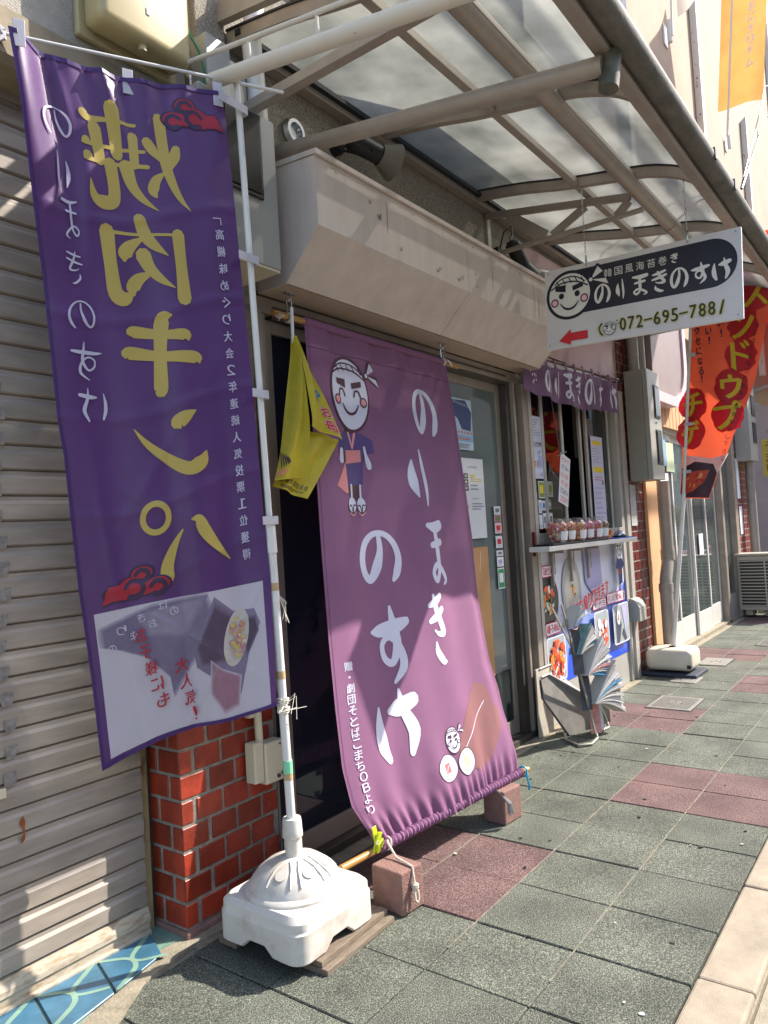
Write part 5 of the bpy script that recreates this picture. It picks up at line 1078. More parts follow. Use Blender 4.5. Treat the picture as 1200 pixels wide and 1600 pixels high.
PO = M('puff_orange', '#e0802a', .6, .1); PR_ = M('puff_red', '#d2324a', .6, .1); PPK = M('puff_pink', '#e58aa0', .6, .1); PYL = M('puff_yellow', '#e8c04a', .6, .1); PWH = M('puff_white', '#e6dcc8', .6, .1)
sets = ([PO, PR_, PWH], [PO, PYL, PR_], [PO, PO, PYL], [PPK, PR_, PPK], [PPK, PR_, PO], [PO, BROWNI, PYL])
labs = ('leftmost domed cup of orange and red puffs with a white label', 'second domed cup of yellow and orange puffs with a white label', 'domed cup filled with mostly orange puffs in the middle of the tray', 'domed cup of pink and red puffs right of the tray centre', 'domed cup of pink puffs with some orange on the tray', 'rightmost domed cup of brown and orange puffs on the tray')
for i, x in enumerate((4.37, 4.52, 4.68, 4.84, 4.98, 5.12)): cup((x, 1.912 + .01 * (i % 2), 1.143), sets[i], labs[i], i)
tb = MB(M('candy_wrap', '#d9b23a', .3, .3, 80, col2='#d2402e')); 
for k in range(14): tb.ball((5.22 + rr.random() * .09, 1.89 + rr.random() * .06, 1.142 + rr.random() * .05), .014, 6, 4)
ONE('sweets', tb, 'small heap of yellow wrapped sweets beside the cups', 'sweets', (5.2, 1.91, 1.13), smooth=True)
ONE('reed_clump', (lambda m: [m.bar((5.10 + rr.uniform(0, .1), 1.93, 1.15), (5.10 + rr.uniform(0, .12), 1.95, 1.24), .012, .002) for k in range(6)] and m)(MB(BROWNI)), 'brown paper stack standing behind the sweets', 'paper', (5.15, 1.93, 1.15))
# lever handle cover
ONE('rail_cover', MB(GREYP).prism([(1.985, .46), (1.985, .64), (1.955, .635), (1.925, .61), (1.905, .57), (1.905, .46)], 5.83, 5.99), 'grey curved rail cover at knee height beside the brick pier', 'cover', (5.9, 1.98, .46), bevel=.003)
# noren over the window
nr = T('short_curtain', 'short mauve curtain with white brush writing above the take-out window', 'curtain', (4.9, 1.93, 2.05))
def sn(u, v):
    x = 4.03 + 1.66 * u; zt = 2.235 + .055 * min(1, u * 1.6) + .02 * u; zb = 2.075 - .035 * math.sin(math.pi * min(1, u * 1.2)) + .0 * u
    return Vector((x, 1.905 + .014 * math.sin(26 * u) * (.3 + v) + .006 * math.sin(57 * u + v), zt + (zb - zt) * v + .004 * math.sin(40 * u) * v))
def fnn(x, y):
    u, v = x / 1.66, y / .23; p = sn(u, v); a = sn(u + .004, v) - sn(u - .004, v); b = sn(u, v + .02) - sn(u, v - .02); n = b.cross(a).normalized(); return p, (n if n.y < 0 else -n)
NOR = M('noren_cloth', '#75567a', .8, .12, 8, .3, 200, transl=.2)
for a, b in ((0, .212), (.216, .405), (.408, .60), (.603, .80), (.803, 1)): P('cloth_strip', MB(NOR).grid(lambda u, v: sn(a + (b - a) * u, v), 26, 8), nr, smooth=True, recalc=False)
sh = Sheet(fnn, .0015, .03)
for ch, x, w in (('の', .33, .11), ('り', .50, .09), ('ほ', .66, .12), ('き', .85, .11), ('の', 1.05, .15), ('す', 1.28, .12), ('け', 1.50, .13)): sh.glyph(G[ch], x, .115, w, .17, CWHITE, False, 1.05)
for k in range(8): sh.disc(.10 + rr.random() * .08, .03 + rr.random() * .14, .008, .012, CWHITE, 8)
P('print', sh.mb, nr, recalc=False, kind='stuff')
for k in range(9):
    u = .19 + k * .1; p = sn(u, 0); P('loop', MB(NOR).bar(p + Vector((0, .0, -.005)), p + Vector((0, .01, .055)), .035, .004, up=(0, 1, 0)), nr)
ONE('noren_rod', MB(M('brown_rod', '#6d4a3e', .5, .1, 20)).cyl((4.2, 1.925, 2.30), (5.76, 1.925, 2.36), .010, n=12), 'thin brown rod carrying the short mauve curtain', 'rod', (4.2, 1.92, 2.3), smooth=True)
ONE('rod_hook', MB(BLACK).tube([(5.80, 1.985, 2.36), (5.80, 1.93, 2.345), (5.82, 1.91, 2.36), (5.83, 1.915, 2.385)], .006, 6), 'black hook for the curtain rod on the right window post', 'hook', (5.8, 1.98, 2.36), smooth=True)
# papers on the glass
def paper(name, lab, cat, x0, x1, z0, z1, y, draw, mat=PAPER, th=.0012, group=None, grp_ret=None, lean=0.):
    t = T(name, lab, cat, ((x0 + x1) / 2, y, z0), group)
    P('sheet', MB(mat).box(x0, x1, y - th, y, z0, z1), t)
    s_ = Sheet(plane_fn((x0, y - th, z1), (1, 0, 0), (0, 0, -1), (0, -1, 0)), .0004); draw(s_, x1 - x0, z1 - z0)
    if s_.mb.v: P('print', s_.mb, t, recalc=False, kind='stuff')
def d_whale(s, w, h):
    s.rect(0, 0, w, h, M('sky_tint', '#b9cfe0', .5, .08, 6)); s.poly([(w * .2, h * .05), (w * .75, h * .02), (w * .98, h * .25), (w * .92, h * .62), (w * .55, h * .60), (w * .4, h * .4), (w * .15, h * .3)], M('whale_blue', '#32497c', .5, .25, 30))
    s.poly([(0, h * .55), (w * .18, h * .45), (w * .24, h), (0, h)], M('whale_dark', '#27303f', .5, .1)); s.rect(w * .22, h * .72, w, h * .84, LBLUE)
    for k in range(6): s.char('ふくろうえん'[k], w * (.28 + .13 * k), h * .66, w * .09, h * .05, RED, bold=.001)
    for k in range(7): s.char('のりものまつり'[k], w * (.3 + .1 * k), h * .08 + h * .01 * k, w * .08, h * .05, SKIN)
    s.lines(w * .3, h * .77, w * .9, h * .83, 1, ORNG, .5); s.lines(w * .25, h * .88, w * .9, h * .98, 3, GREYI, .5)
paper('event_poster', 'blue whale event poster on the sliding glass door', 'poster', 3.40, 3.665, 1.70, 1.985, 2.07, d_whale)
def d_menu(s, w, h):
    for k, ch in enumerate('しょうが効果'): s.char(ch, w * (.33 + .07 * k), h * .11, w * .055, h * .03, INKB)
    for k in range(3): s.rrect(w * .12, h * (.19 + .075 * k), w * .30, h * (.255 + .075 * k), .004, bowl[0] if k != 1 else BROWNI); s.disc(w * .21, h * (.222 + .075 * k), w * .06, h * .02, M('rice_blur2', '#c1beb2'))
    s.rect(w * .42, h * .205, w * .60, h * .235, YEL); s.lines(w * .40, h * .25, w * .9, h * .31, 2, YEL, .4)
    s.lines(w * .40, h * .33, w * .85, h * .42, 2, GREYI, .3, 2); s.lines(w * .40, h * .50, w * .75, h * .52, 1, GREYI, .4, 3); s.lines(w * .40, h * .56, w * .95, h * .66, 3, GREYI, .35, 4)
    s.disc(w * .2, h * .58, w * .07, h * .04, ORNG); s.disc(w * .2, h * .57, w * .055, h * .03, SKIN)
paper('menu_sheet', 'long white menu sheet taped low on the sliding glass door', 'paper', 3.50, 3.755, 1.205, 1.655, 2.068, d_menu)
paper('brown_paper', 'brown wrapping paper strip behind the lower glass door pane', 'paper', 3.52, 3.755, .42, 1.155, 2.07, lambda s, w, h: (s.stroke([(w * .25, h * .02, .003), (w * .32, h * .10, .003)], SKIN), s.stroke([(w * .65, h * .03, .003), (w * .55, h * .18, .003)], SKIN)), M('kraft', '#b58a5c', .8, .08, 4))
def d_sk(c1, c2):
    return lambda s, w, h: (s.rrect(w * .06, h * .06, w * .94, h * .94, .003, c1), s.rrect(w * .2, h * .25, w * .8, h * .7, .002, c2), s.lines(w * .2, h * .78, w * .8, h * .9, 2, GREYI, .5))
yj = 2.071
for lab, z0, z1, a, b in (('pale round cornered sticker at the top of the door sticker column', 1.335, 1.385, PAPER, GREYI), ('small red and green sticker on the glass door edge', 1.296, 1.33, RED, GRN), ('pink and white sticker with red letters on the door', 1.225, 1.288, PINK, RED), ('white sticker with a red ring on the door', 1.14, 1.21, PAPER, RED),
                          ('tiny white sticker below the red ringed one', 1.092, 1.125, PAPER, GREYI), ('white sticker above the green one on the door', 1.03, 1.085, SKIN, LILAC), ('tall green sticker at the bottom of the door column', .90, 1.022, GRN, SKIN)):
    paper('door_sticker', lab, 'sticker', 3.89 - .03, 3.94, z0, z1, yj, d_sk(a, b), group='stickers down the edge of the glass door')
# posters on the take-out window
def d_notice(s, w, h):
    for k, ch in enumerate('センキョ割'): s.char(ch, w * (.25 + .15 * k), h * .44, w * .12, h * .055, INKB, bold=.001)
    s.lines(w * .2, h * .48, w * .95, h * .50, 1, INKB, .4); s.lines(w * .1, h * .06, w * .9, h * .34, 7, GREYI, .25, 5); s.photo(w * .5, h * .55, w * .95, h * .95, [LILAC, LBLUE, LILAC], 25, 2, .4); s.rect(w * .1, h * .72, w * .32, h * .82, ORNG)
paper('notice', 'white lilac printed notice on the left take-out window pane', 'poster', 4.275, 4.445, 1.555, 1.955, 2.008, d_notice, M('lilac_paper', '#c3c6dd', .7, .04, 6))
def d_long(s, w, h):
    s.rect(w * .12, h * .05, w * .85, h * .10, YEL); s.lines(w * .1, h * .14, w * .9, h * .32, 6, GREYI, .2, 6); s.rect(w * .08, h * .35, w * .9, h * .41, YEL); s.lines(w * .1, h * .46, w * .9, h * .52, 2, RED, .3, 7); s.rect(w * .75, h * .5, w * .9, h * .55, GREYI); s.lines(w * .1, h * .58, w * .9, h * .92, 6, LILAC, .3, 8)
paper('price_list', 'long white price list with yellow bars on the right window pane', 'paper', 5.36, 5.60, 1.24, 1.905, 2.032, d_long, M('lilac_paper', '#c3c6dd', .7, .04, 6))
k = 0
for lab, x0, x1, z0, z1, a, b in (('yellow framed sticker on the left window pane', 4.352, 4.44, 1.43, 1.54, OLIV, YEL), ('pale green sticker on the second window pane', 4.49, 4.57, 1.44, 1.54, M('pale_green', '#b9c9a5'), OLIV),
    ('pale sticker with pink mark at the left window edge', 4.277, 4.325, 1.385, 1.47, PAPER, PINK), ('red sticker at the lower left corner of the window', 4.277, 4.325, 1.265, 1.345, PINK, RED), ('tall white sticker beside the red corner sticker', 4.338, 4.385, 1.335, 1.42, PAPER, LBLUE),
    ('blue on white square sticker in the upper sticker row', 4.39, 4.44, 1.35, 1.415, PAPER, BLUEI), ('green tinted sticker on the second pane', 4.492, 4.53, 1.36, 1.42, GRN, PAPER), ('blank white sticker low on the left pane', 4.335, 4.385, 1.235, 1.325, PAPER, PAPER),
    ('white sticker with a grey wave mark low on the pane', 4.393, 4.443, 1.24, 1.335, PAPER, GREYI), ('white sticker with brown mark low on the second pane', 4.49, 4.54, 1.25, 1.335, PAPER, BROWNI)):
    paper('window_sticker', lab, 'sticker', x0, x1, z0, z1, 2.0085, d_sk(a, b), group='stickers on the take-out window')
tg_ = T('hanging_menu', 'narrow paper menu hanging askew from a stick in the take-out window', 'sign', (4.6, 1.95, 1.4)); rm = Matrix.Rotation(R(15), 3, 'Y')
pc = Vector((4.60, 1.935, 1.545)); ax = rm
P('sheet', MB(PAPER).obox(pc, (.155, .0015, .33), rm), tg_)
s_ = Sheet(plane_fn(pc + rm @ Vector((-.0775, -.00075, .165)), rm @ Vector((1, 0, 0)), rm @ Vector((0, 0, -1)), (0, -1, 0)), .0005)
for k, (t_, c) in enumerate((('わけ', RED), ('ホット', INKB), ('お茶', ORNG), ('牛丼', ORNG), ('ＯＳＡＫＡ', INKB), ('２５０円', RED))):
    for j, ch in enumerate(t_): s_.char(ch, .0775 + (j - (len(t_) - 1) / 2) * .12 / len(t_), .03 + .054 * k, .11 / len(t_), .036, c)
P('print', s_.mb, tg_, recalc=False, kind='stuff')
P('stick', MB(ALUD).cyl((4.50, 1.96, 2.2), (4.57, 1.94, 1.71), .004, n=6).cyl((4.50, 1.935, 1.695), (4.66, 1.935, 1.735), .004, n=6), tg_)
# newspaper rack and the leaning board
lb = T('leaning_board', 'worn white folding board leaning against the poster panel', 'board', (4.25, 1.9, 0)); LB = M('worn_white_board', '#8a8680', .7, .2, 12, .3, 40)
P('panel', MB(LB).add([(3.985, 1.90, .375), (4.085, 1.90, .375), (4.50, 1.70, .10), (4.56, 1.72, .0), (4.18, 1.83, .0), (4.00, 1.90, .25)], [(0, 1, 2, 3, 4, 5)]).add([(3.985, 1.915, .375), (4.085, 1.915, .375), (4.50, 1.72, .10), (4.56, 1.74, .0), (4.18, 1.85, .0), (4.00, 1.915, .25)], [(0, 1, 2, 3, 4, 5)]), lb)
WB = M('board_white', '#b5ada0', .7, .1, 12)
P('rear_panel', MB(WB).box(4.06, 4.26, 1.965, 1.975, .0, .40), lb); P('edge_strip', MB(WHITEP).tube([(3.985, 1.895, .378), (4.085, 1.895, .378), (4.22, 1.835, .29), (4.50, 1.695, .10)], .005, 6).tube([(4.10, 1.96, .40), (4.26, 1.96, .40), (4.30, 1.93, .30)], .004, 6), lb)
P('ply_face', MB(WB).add([(4.22, 1.90, .30), (4.33, 1.90, .30), (4.58, 1.80, .10), (4.50, 1.80, .07)], [(0, 1, 2, 3)]), lb)
rk = T('newspaper_rack', 'slanting steel newspaper rack with two bent feet', 'rack', (4.1, 1.75, 0)); RK = M('rack_steel', '#9a9a8e', .4, .15, 20, metal=.5)
P('post', MB(RK).bar((3.935, 1.72, .805), (4.175, 1.665, .02), .018, .007, up=(0, 1, 0)), rk)
P('foot', MB(RK).tube([(4.175, 1.665, .03), (4.16, 1.655, .010), (4.04, 1.645, .008), (3.98, 1.69, .008), (4.06, 1.80, .008), (4.13, 1.84, .02)], .008, 8), rk, smooth=True)
P('foot', MB(RK).tube([(4.42, 1.74, .17), (4.45, 1.70, .03), (4.42, 1.68, .008), (4.33, 1.69, .008), (4.26, 1.74, .008)], .008, 8), rk, smooth=True)
P('rear_post', MB(RK).bar((3.98, 1.80, .78), (4.42, 1.74, .17), .016, .006, up=(0, 1, 0)), rk)
for z in (.66, .52, .37, .20): x = 3.935 + (.805 - z) * .306; P('holder', MB(M('red_wire', '#7c2b2b', .5)).tube([(x, 1.70, z), (x + .03, 1.675, z - .004), (x + .09, 1.69, z + .002), (x + .10, 1.76, z)], .0035, 6), rk, smooth=True)
NP = [M('newsprint', '#b9b6b0', .8, .06, 60), M('newsprint_white', '#d5d3d2', .8, .05, 60), M('ad_blue', '#5b9cc4', .7, .3, 30), M('ad_pink', '#c98a86', .7, .3, 30), M('ad_cream', '#cdbf96', .7, .2, 30), M('ad_teal', '#7fa6a8', .7, .3, 30), M('ink_page', '#4b4a50', .7, .2, 60)]
def bundle(c, ang, L_, H_, n, fan, lab, pal, seed):
    rq = random.Random(seed); t = T('newspaper', lab, 'newspaper', c, 'papers stuffed in the rack')
    side = Vector((-.35, -.85, .10)).normalized(); c0 = Vector(c); H2 = side * H_; da = fan / n; Lr = L_
    for k in range(n):
        a0 = ang - fan / 2 + da * k; a1 = a0 + da * .93; Lr = Lr * .6 + L_ * rq.uniform(.86, 1.1) * .4; dr = .10 + .22 * (1 - k / n); m = MB(NP[rq.choice(pal)]); vs = []
        for i in range(6):
            u = i / 5
            for a_ in (a0, a1):
                p_ = c0 + Vector((math.cos(a_) * .95 * u * Lr, -.25 * u * Lr, math.sin(a_) * u * Lr - dr * u * u * Lr + .004))
                vs += [p_, p_ + H2 * (1 - .08 * (k % 3))]
        fs = []
        for i in range(5):
            o = i * 4; q = o + 4; fs += [(o, q, q + 1, o + 1), (o + 2, o + 3, q + 3, q + 2), (o, o + 2, q + 2, q), (o + 1, q + 1, q + 3, o + 3)]
        fs += [(20, 22, 23, 21)]; m.add(vs, fs)
        P('page', m, t)
bundle((4.00, 1.76, .66), R(58), .15, .10, 8, R(26), 'topmost blue newspaper bundle in the rack', [0, 2, 1, 4, 5], 1)
bundle((4.05, 1.75, .50), R(50), .20, .10, 11, R(44), 'second newspaper bundle from the top with teal and cream pages', [0, 1, 5, 4, 1], 2)
bundle((4.11, 1.74, .37), R(36), .27, .10, 22, R(66), 'widely fanned newspaper bundle in the middle of the rack', [0, 1, 0, 1, 2, 3, 1], 3)
bundle((4.16, 1.73, .20), R(28), .31, .10, 22, R(58), 'lowest fanned newspaper bundle with blue printed pages', [0, 1, 0, 1, 1, 2], 4)
for lab, x, z0, z1, m in (('dark folded paper hanging behind the rack post', 3.99, .40, .66, NP[6]), ('dark printed paper hanging in the middle of the rack', 4.075, .18, .44, NP[6]), ('white folded paper hanging at the foot of the rack', 4.235, .03, .22, NP[1]), ('pinkish folded paper at the bottom of the rack', 4.19, .02, .24, NP[3])):
    ONE('folded_paper', MB(m).grid(lambda u, v: Vector((x + .06 * u + .01 * math.sin(3 * v), 1.70 - .04 * u + .02 * v, z0 + (z1 - z0) * v)), 4, 6), lab, 'newspaper', (x, 1.7, z0), 'papers stuffed in the rack', smooth=True, recalc=False)

# ================================================================ further along the wall
mc = T('tall_meter_cabinet', 'tall grey meter cabinet with two black windows over the plywood strip', 'meter box', (6.23, 1.9, 1.58))
P('cabinet', MB(M('cabinet_grey', '#8d8a80', .45, .05, 6)).box(6.07, 6.41, 1.842, 1.985, 1.575, 2.478), mc, bevel=.004); P('door', MB(GREYP).box(6.072, 6.408, 1.80, 1.839, 1.577, 2.476), mc, bevel=.003)
for z0, z1 in ((2.085, 2.36), (1.70, 1.99)): P('window', MB(BLACK).box(6.22, 6.36, 1.793, 1.7995, z0, z1), mc, bevel=.004); P('pane', MB(M('dark_pane', '#0e1011', .22, .1)).box(6.235, 6.345, 1.789, 1.792, z0 + .02, z1 - .02), mc)
P('latch', MB(STEEL).cyl((6.25, 1.80, 2.05), (6.25, 1.79, 2.05), .01, n=8), mc)
ONE('plywood_strip', MB(PLY).box(6.43, 6.74, 1.975, 1.998, .02, 2.35), 'narrow tan plywood strip fixed beside the brick pier', 'board', (6.58, 1.98, .02))
ONE('wall_notice', MB(M('grey_notice', '#a9aaa8', .6, .3, 60)).box(6.03, 6.17, 1.984, 1.988, 1.21, 1.545), 'small faded grey notice on the dark brick pier', 'notice', (6.1, 1.985, 1.21))
dp = T('downpipe', 'fat grey downpipe with an offset joint beside the plywood strip', 'pipe', (6.48, 1.88, .1)); r_ = .052
P('upper_pipe', MB(PIPEG).cyl((6.52, 1.86, .93), (6.52, 1.86, 1.574), r_, n=18), dp, smooth=True); P('upper_pipe', MB(PIPEG).cyl((6.18, 1.93, 2.48), (6.18, 1.93, 3.1), .045, n=16), dp, smooth=True); P('upper_pipe', MB(PIPEG).cyl((6.34, 1.93, 2.48), (6.34, 1.93, 3.1), .05, n=16), dp, smooth=True)
P('collar', MB(PIPEG).cyl((6.52, 1.86, .90), (6.52, 1.86, .99), r_ + .006, n=18), dp, smooth=True); P('offset', MB(PIPEG).tube([(6.52, 1.86, .92), (6.49, 1.86, .86), (6.40, 1.855, .74), (6.39, 1.855, .68)], r_ - .002, 18), dp, smooth=True)
P('collar', MB(PIPEG).cyl((6.39, 1.855, .64), (6.39, 1.855, .71), r_ + .006, n=18), dp, smooth=True); P('lower_pipe', MB(PIPEG).cyl((6.39, 1.855, .0), (6.39, 1.855, .64), r_, n=18), dp, smooth=True)
# rounded fascia sign
fs = T('rounded_fascia', 'grey pink shop fascia with a white rounded rim beyond the meter cabinet', 'fascia', (7.0, 1.9, 2.4))
def rfas(x0, x1, z0, z1, r, n=8): return [(x0, z0)] + [(x1 - r + r * math.sin(R(90 * i / n)), z0 + r - r * math.cos(R(90 * i / n))) for i in range(n + 1)] + [(x1, z1), (x0, z1)]
P('panel', MB(M('fascia_mauve', '#8b7a77', .5, .08, 4)).prism(rfas(6.46, 7.42, 2.36, 3.10, .38), 1.86, 1.97, 'y'), fs); 
o1 = rfas(6.46, 7.42, 2.36, 3.10, .38)[:-1]; o2 = rfas(6.46, 7.52, 2.27, 3.10, .46)[:-1]
P('rim', MB(M('fascia_rim', '#c9b3b6', .5, .05, 4)).prism(o2 + o1[::-1], 1.84, 1.975, 'y'), fs)
for k in range(9): P('slat', MB(PLY).box(6.85 + k * .12, 6.955 + k * .12, 1.955, 1.98, 2.10, 2.62), fs)
# sliding doors of the next shop
nd = T('white_sliding_doors', 'row of white framed glass sliding doors of the next shop', 'door', (8.2, 2.05, 0))
DW = M('door_white', '#c9c6bf', .45, .05, 5)
P('header', MB(DW).box(6.80, 9.26, 2.0, 2.12, 2.07, 2.15), nd, bevel=.003); P('transom', MB(DW).box(6.80, 9.26, 2.01, 2.10, 2.16, 2.20), nd)
P('threshold', MB(SAND).box(6.80, 10.0, 1.99, 2.14, .0, .03), nd)
ng = glass('next_glass', (.35, .40, .38), .18, (.30, .36, .34))
for i, (a, b) in enumerate(((6.82, 7.46), (7.46, 8.07), (8.07, 8.66), (8.66, 9.24))):
    y = 2.03 + .03 * (i % 2); l_ = P('leaf', MB(DW).box(a, a + .035, y, y + .025, .03, 2.068).box(b - .04, b, y, y + .025, .03, 2.068).box(a + .036, b - .041, y, y + .025, .03, .26).box(a + .036, b - .041, y, y + .025, 2.0, 2.068), nd, bevel=.002, seg=1)
    P('pane', MB(ng).box(a + .037, b - .042, y + .008, y + .014, .261, 1.999), l_)
P('back_wall', MB(M('pale_inside', '#6f7a78', .9, .2, 2)).box(6.5, 10.2, 3.3, 3.35, 0, 2.6).box(6.45, 10.3, 2.2, 3.35, 2.61, 2.7), nd)
P('shop_floor', MB(M('inner_floor', '#8c8779', .7, .1)).box(6.46, 10.3, 2.15, 3.29, -.02, .012), nd)
for i, (x, z, c) in enumerate(((7.0, 1.75, LBLUE), (7.02, 1.40, PAPER), (7.0, 1.08, GRN), (7.25, 1.7, M('pale_green', '#b9c9a5')), (8.25, .85, PAPER))):
    ONE('shop_poster', MB(c).box(x, x + .26 - .1 * (i == 4), 2.02, 2.026, z, z + .28 - .06 * (i == 4)), ('blue tinted poster high on the first white door', 'white poster in the middle of the first white door', 'green poster low on the first white door', 'pale green poster on the first door beside the pipe', 'small white paper on the third white sliding door')[i], 'poster', (x, 2.02, z), 'posters on the white sliding doors')
P('window_post', MB(ALU).box(9.27, 9.36, 1.99, 2.10, 0, 2.3), nd, bevel=.003); P('side_window', MB(ng).box(9.37, 9.86, 2.04, 2.05, .3, 2.2), nd); P('window_post', MB(ALU).box(9.87, 10.02, 1.97, 2.10, 0, 3.1), nd, bevel=.003); P('window_base', MB(ALUL).box(9.37, 9.86, 2.02, 2.08, .03, .30), nd)
# far pier, meter box, pipe, AC
FB = bpy.data.materials.new('far_brick'); FB.use_nodes = True; n_ = FB.node_tree; bt = n_.nodes.new('ShaderNodeTexBrick'); tcn = n_.nodes.new('ShaderNodeNewGeometry'); mp = n_.nodes.new('ShaderNodeMapping'); mp.inputs['Rotation'].default_value = (R(90), 0, 0)
n_.links.new(tcn.outputs['Position'], mp.inputs[0]); n_.links.new(mp.outputs[0], bt.inputs[0]); bt.inputs['Scale'].default_value = 1; bt.inputs['Brick Width'].default_value = .117; bt.inputs['Row Height'].default_value = .0815; bt.inputs['Mortar Size'].default_value = .006
bt.inputs['Color1'].default_value = (*lin('#6a2520'), 1); bt.inputs['Color2'].default_value = (*lin('#7d332b'), 1); bt.inputs['Mortar'].default_value = (*lin('#9b948a'), 1); n_.links.new(bt.outputs[0], n_.nodes['Principled BSDF'].inputs[0]); n_.nodes['Principled BSDF'].inputs['Roughness'].default_value = .4
ONE('far_brick_pier', MB(FB).box(10.03, 11.0, 1.98, 2.3, 0, 3.12), 'distant dark red brick pier behind the air conditioner', 'pier', (10.5, 2, 0))
fm = T('far_meter_cabinet', 'distant grey meter cabinet beside the orange flag', 'meter box', (10.2, 1.9, 2.0)); P('cabinet', MB(GREYP).box(10.15, 10.62, 1.80, 1.978, 1.92, 2.95), fm, bevel=.006)
for z in (2.15, 2.5): P('window', MB(BLACK).box(10.36, 10.56, 1.79, 1.7995, z, z + .26), fm)
ONE('far_downpipe', MB(PIPEG).cyl((10.42, 1.88, .0), (10.42, 1.88, 1.919), .055, n=14), 'distant grey downpipe under the far meter cabinet', 'pipe', (10.42, 1.88, 0), smooth=True)
ONE('pier_notice', MB(PAPER).box(10.06, 10.22, 1.97, 1.976, 1.45, 1.95).box(10.10, 10.26, 1.97, 1.976, 1.0, 1.35), 'white notices on the distant brick pier', 'notice', (10.1, 1.97, 1.0))
def aircon(x, y0, y1, z0, z1, lab):
    t = T('air_conditioner', lab, 'air conditioner', (x, (y0 + y1) / 2, z0 - .06), 'outdoor air conditioner units'); ACM = M('ac_casing', '#a9a498', .5, .06, 8)
    P('casing', MB(ACM).box(x, x + .32, y0, y1, z0, z1), t, bevel=.01); P('top_cover', MB(ACM).box(x - .02, x + .34, y0 - .02, y1 + .02, z1 + .002, z1 + .03), t, bevel=.008)
    P('recess', MB(BLACK).box(x - .006, x - .001, y0 + .14, y1 - .03, z0 + .05, z1 - .05), t)
    for k in range(15): z = z0 + .06 + k * (z1 - z0 - .12) / 14; P('grille_bar', MB(ACM).box(x - .018, x - .008, y0 + .13, y1 - .02, z - .006, z + .006), t)
    P('grille_post', MB(ACM).box(x - .024, x - .0185, (y0 + y1) / 2 + .04, (y0 + y1) / 2 + .055, z0 + .05, z1 - .05), t)
    for y in (y0 + .1, y1 - .1): P('foot', MB(SAND).box(x, x + .32, y - .04, y + .04, z0 - .06, z0 - .002), t)
aircon(9.82, 1.28, 1.99, .085, .74, 'beige air conditioner with black slatted grille at the end of the white doors')
aircon(12.0, .95, 1.6, .085, .70, 'second air conditioner further along behind the first')
lt_ = T('lattice_gate', 'black wire lattice over a pinkish wall behind the far pipe', 'lattice', (11.3, 1.5, .3))
P('backing', MB(M('pinkish_wall', '#a38e88', .8, .1, 3)).box(12.7, 12.8, .9, 2.3, 0, 2.9), lt_)
for k in range(12): P('wire', MB(BLACK).box(12.64, 12.65, .9, 2.0, .5 + k * .18, .512 + k * .18), lt_)
for k in range(10): P('wire', MB(BLACK).box(12.655, 12.665, .92 + k * .11, .932 + k * .11, .4, 2.6), lt_)
ONE('yellow_sign', MB(M('sign_yellow', '#c9b04a', .5, .05)).box(11.2, 11.23, 1.55, 1.85, 1.75, 2.25), 'small yellow signboard with black letters far down the pavement', 'sign', (11.2, 1.7, 1.75))
s_ = Sheet(plane_fn((11.199, 1.85, 2.25), (0, -1, 0), (0, 0, -1), (-1, 0, 0)), .001); gtext(s_, 'うまい', .1, .1, .11, .13, INKB, .15, vertical=True); o_ = P('print', s_.mb, bpy.data.objects['yellow_sign'], recalc=False)
ra = T('red_awning', 'red shop awning far down the street at the right edge', 'awning', (11.5, 1.5, 3.2)); P('fabric', MB(M('red_fabric', '#b01f2c', .6, .1, 5, transl=.2)).add([(11.2, 1.98, 4.3), (16, 1.98, 4.3), (16, .9, 3.5), (11.2, .9, 3.5)], [(0, 1, 2, 3)]).add([(11.2, .9, 3.5), (16, .9, 3.5), (16, .9, 3.2), (11.2, .9, 3.2)], [(0, 1, 2, 3)]), ra); P('frame', MB(ALU).box(11.2, 16, .9, .93, 3.15, 3.19), ra)
P('arm', MB(ALU).bar((11.2, 1.97, 2.9), (11.2, .92, 3.17), .04, .04), ra)
ONE('flower_pots', (lambda m: [m.ball((10.6 + rr.random() * .9, .9 + rr.random() * .8, .45 + rr.random() * .35), .05, 6, 4) for k in range(60)] and m)(MB(M('pink_blossom', '#d8aab4', .8, .2, 40))), 'pale pink blossoms massed above the far air conditioner', 'flowers', (10.8, 1.3, .4), kind='stuff')
ONE('planter', MB(GREYP).box(10.6, 11.5, .95, 1.7, .0, .42), 'grey planter box holding the pink blossoms', 'planter', (11, 1.3, 0))

# ---------------------------------------------------------------- orange flag, its pole and base
of = T('orange_flag', 'orange upright flag with yellow lettering leaning out over the pavement', 'banner', (6.3, 1.4, 1.4))
ORF = M('orange_cloth', '#d9593a', .6, .06, 4, transl=.35); REDF = M('flag_blob', '#b81f2e', .6, .1, 8, transl=.3); YLF = M('flag_yellow', '#dcc52e', .6, .05, 8, transl=.3); NVF = M('flag_navy', '#1d2346', .6, .05); WHF = M('flag_cream', '#cdc4c4', .6, .05, 6, transl=.3); DKF = M('flag_soup_dark', '#3d2430', .6, .2, 8, transl=.15)
def fo(x, y): return 6.3 + .05 * math.sin(7 * x + 2.2 * y) + .03 * math.sin(15 * x - 3 * y + 1) * sm(x * 2)
def fnf(x, y):
    f_ = lambda a, b: Vector((fo(a, b), 1.70 - a, 3.05 - b)); p = f_(x, y); n = (f_(x + .01, y) - p).cross(f_(x, y + .01) - p).normalized(); return p, (n if n.x < 0 else -n)
out_ = [(.215, -.35), (.20, .1), (.16, .6), (.10, 1.1), (.045, 1.60), (.06, 1.64), (.264, 1.658), (.336, 1.455), (.416, 1.321), (.541, 1.035), (.651, .752), (.721, .517), (.769, .33), (.84, .05), (.90, -.35)]
base_ = Sheet(fnf, 0, .03); base_.poly(out_, ORF); P('cloth', base_.mb, of, smooth=True, recalc=False)
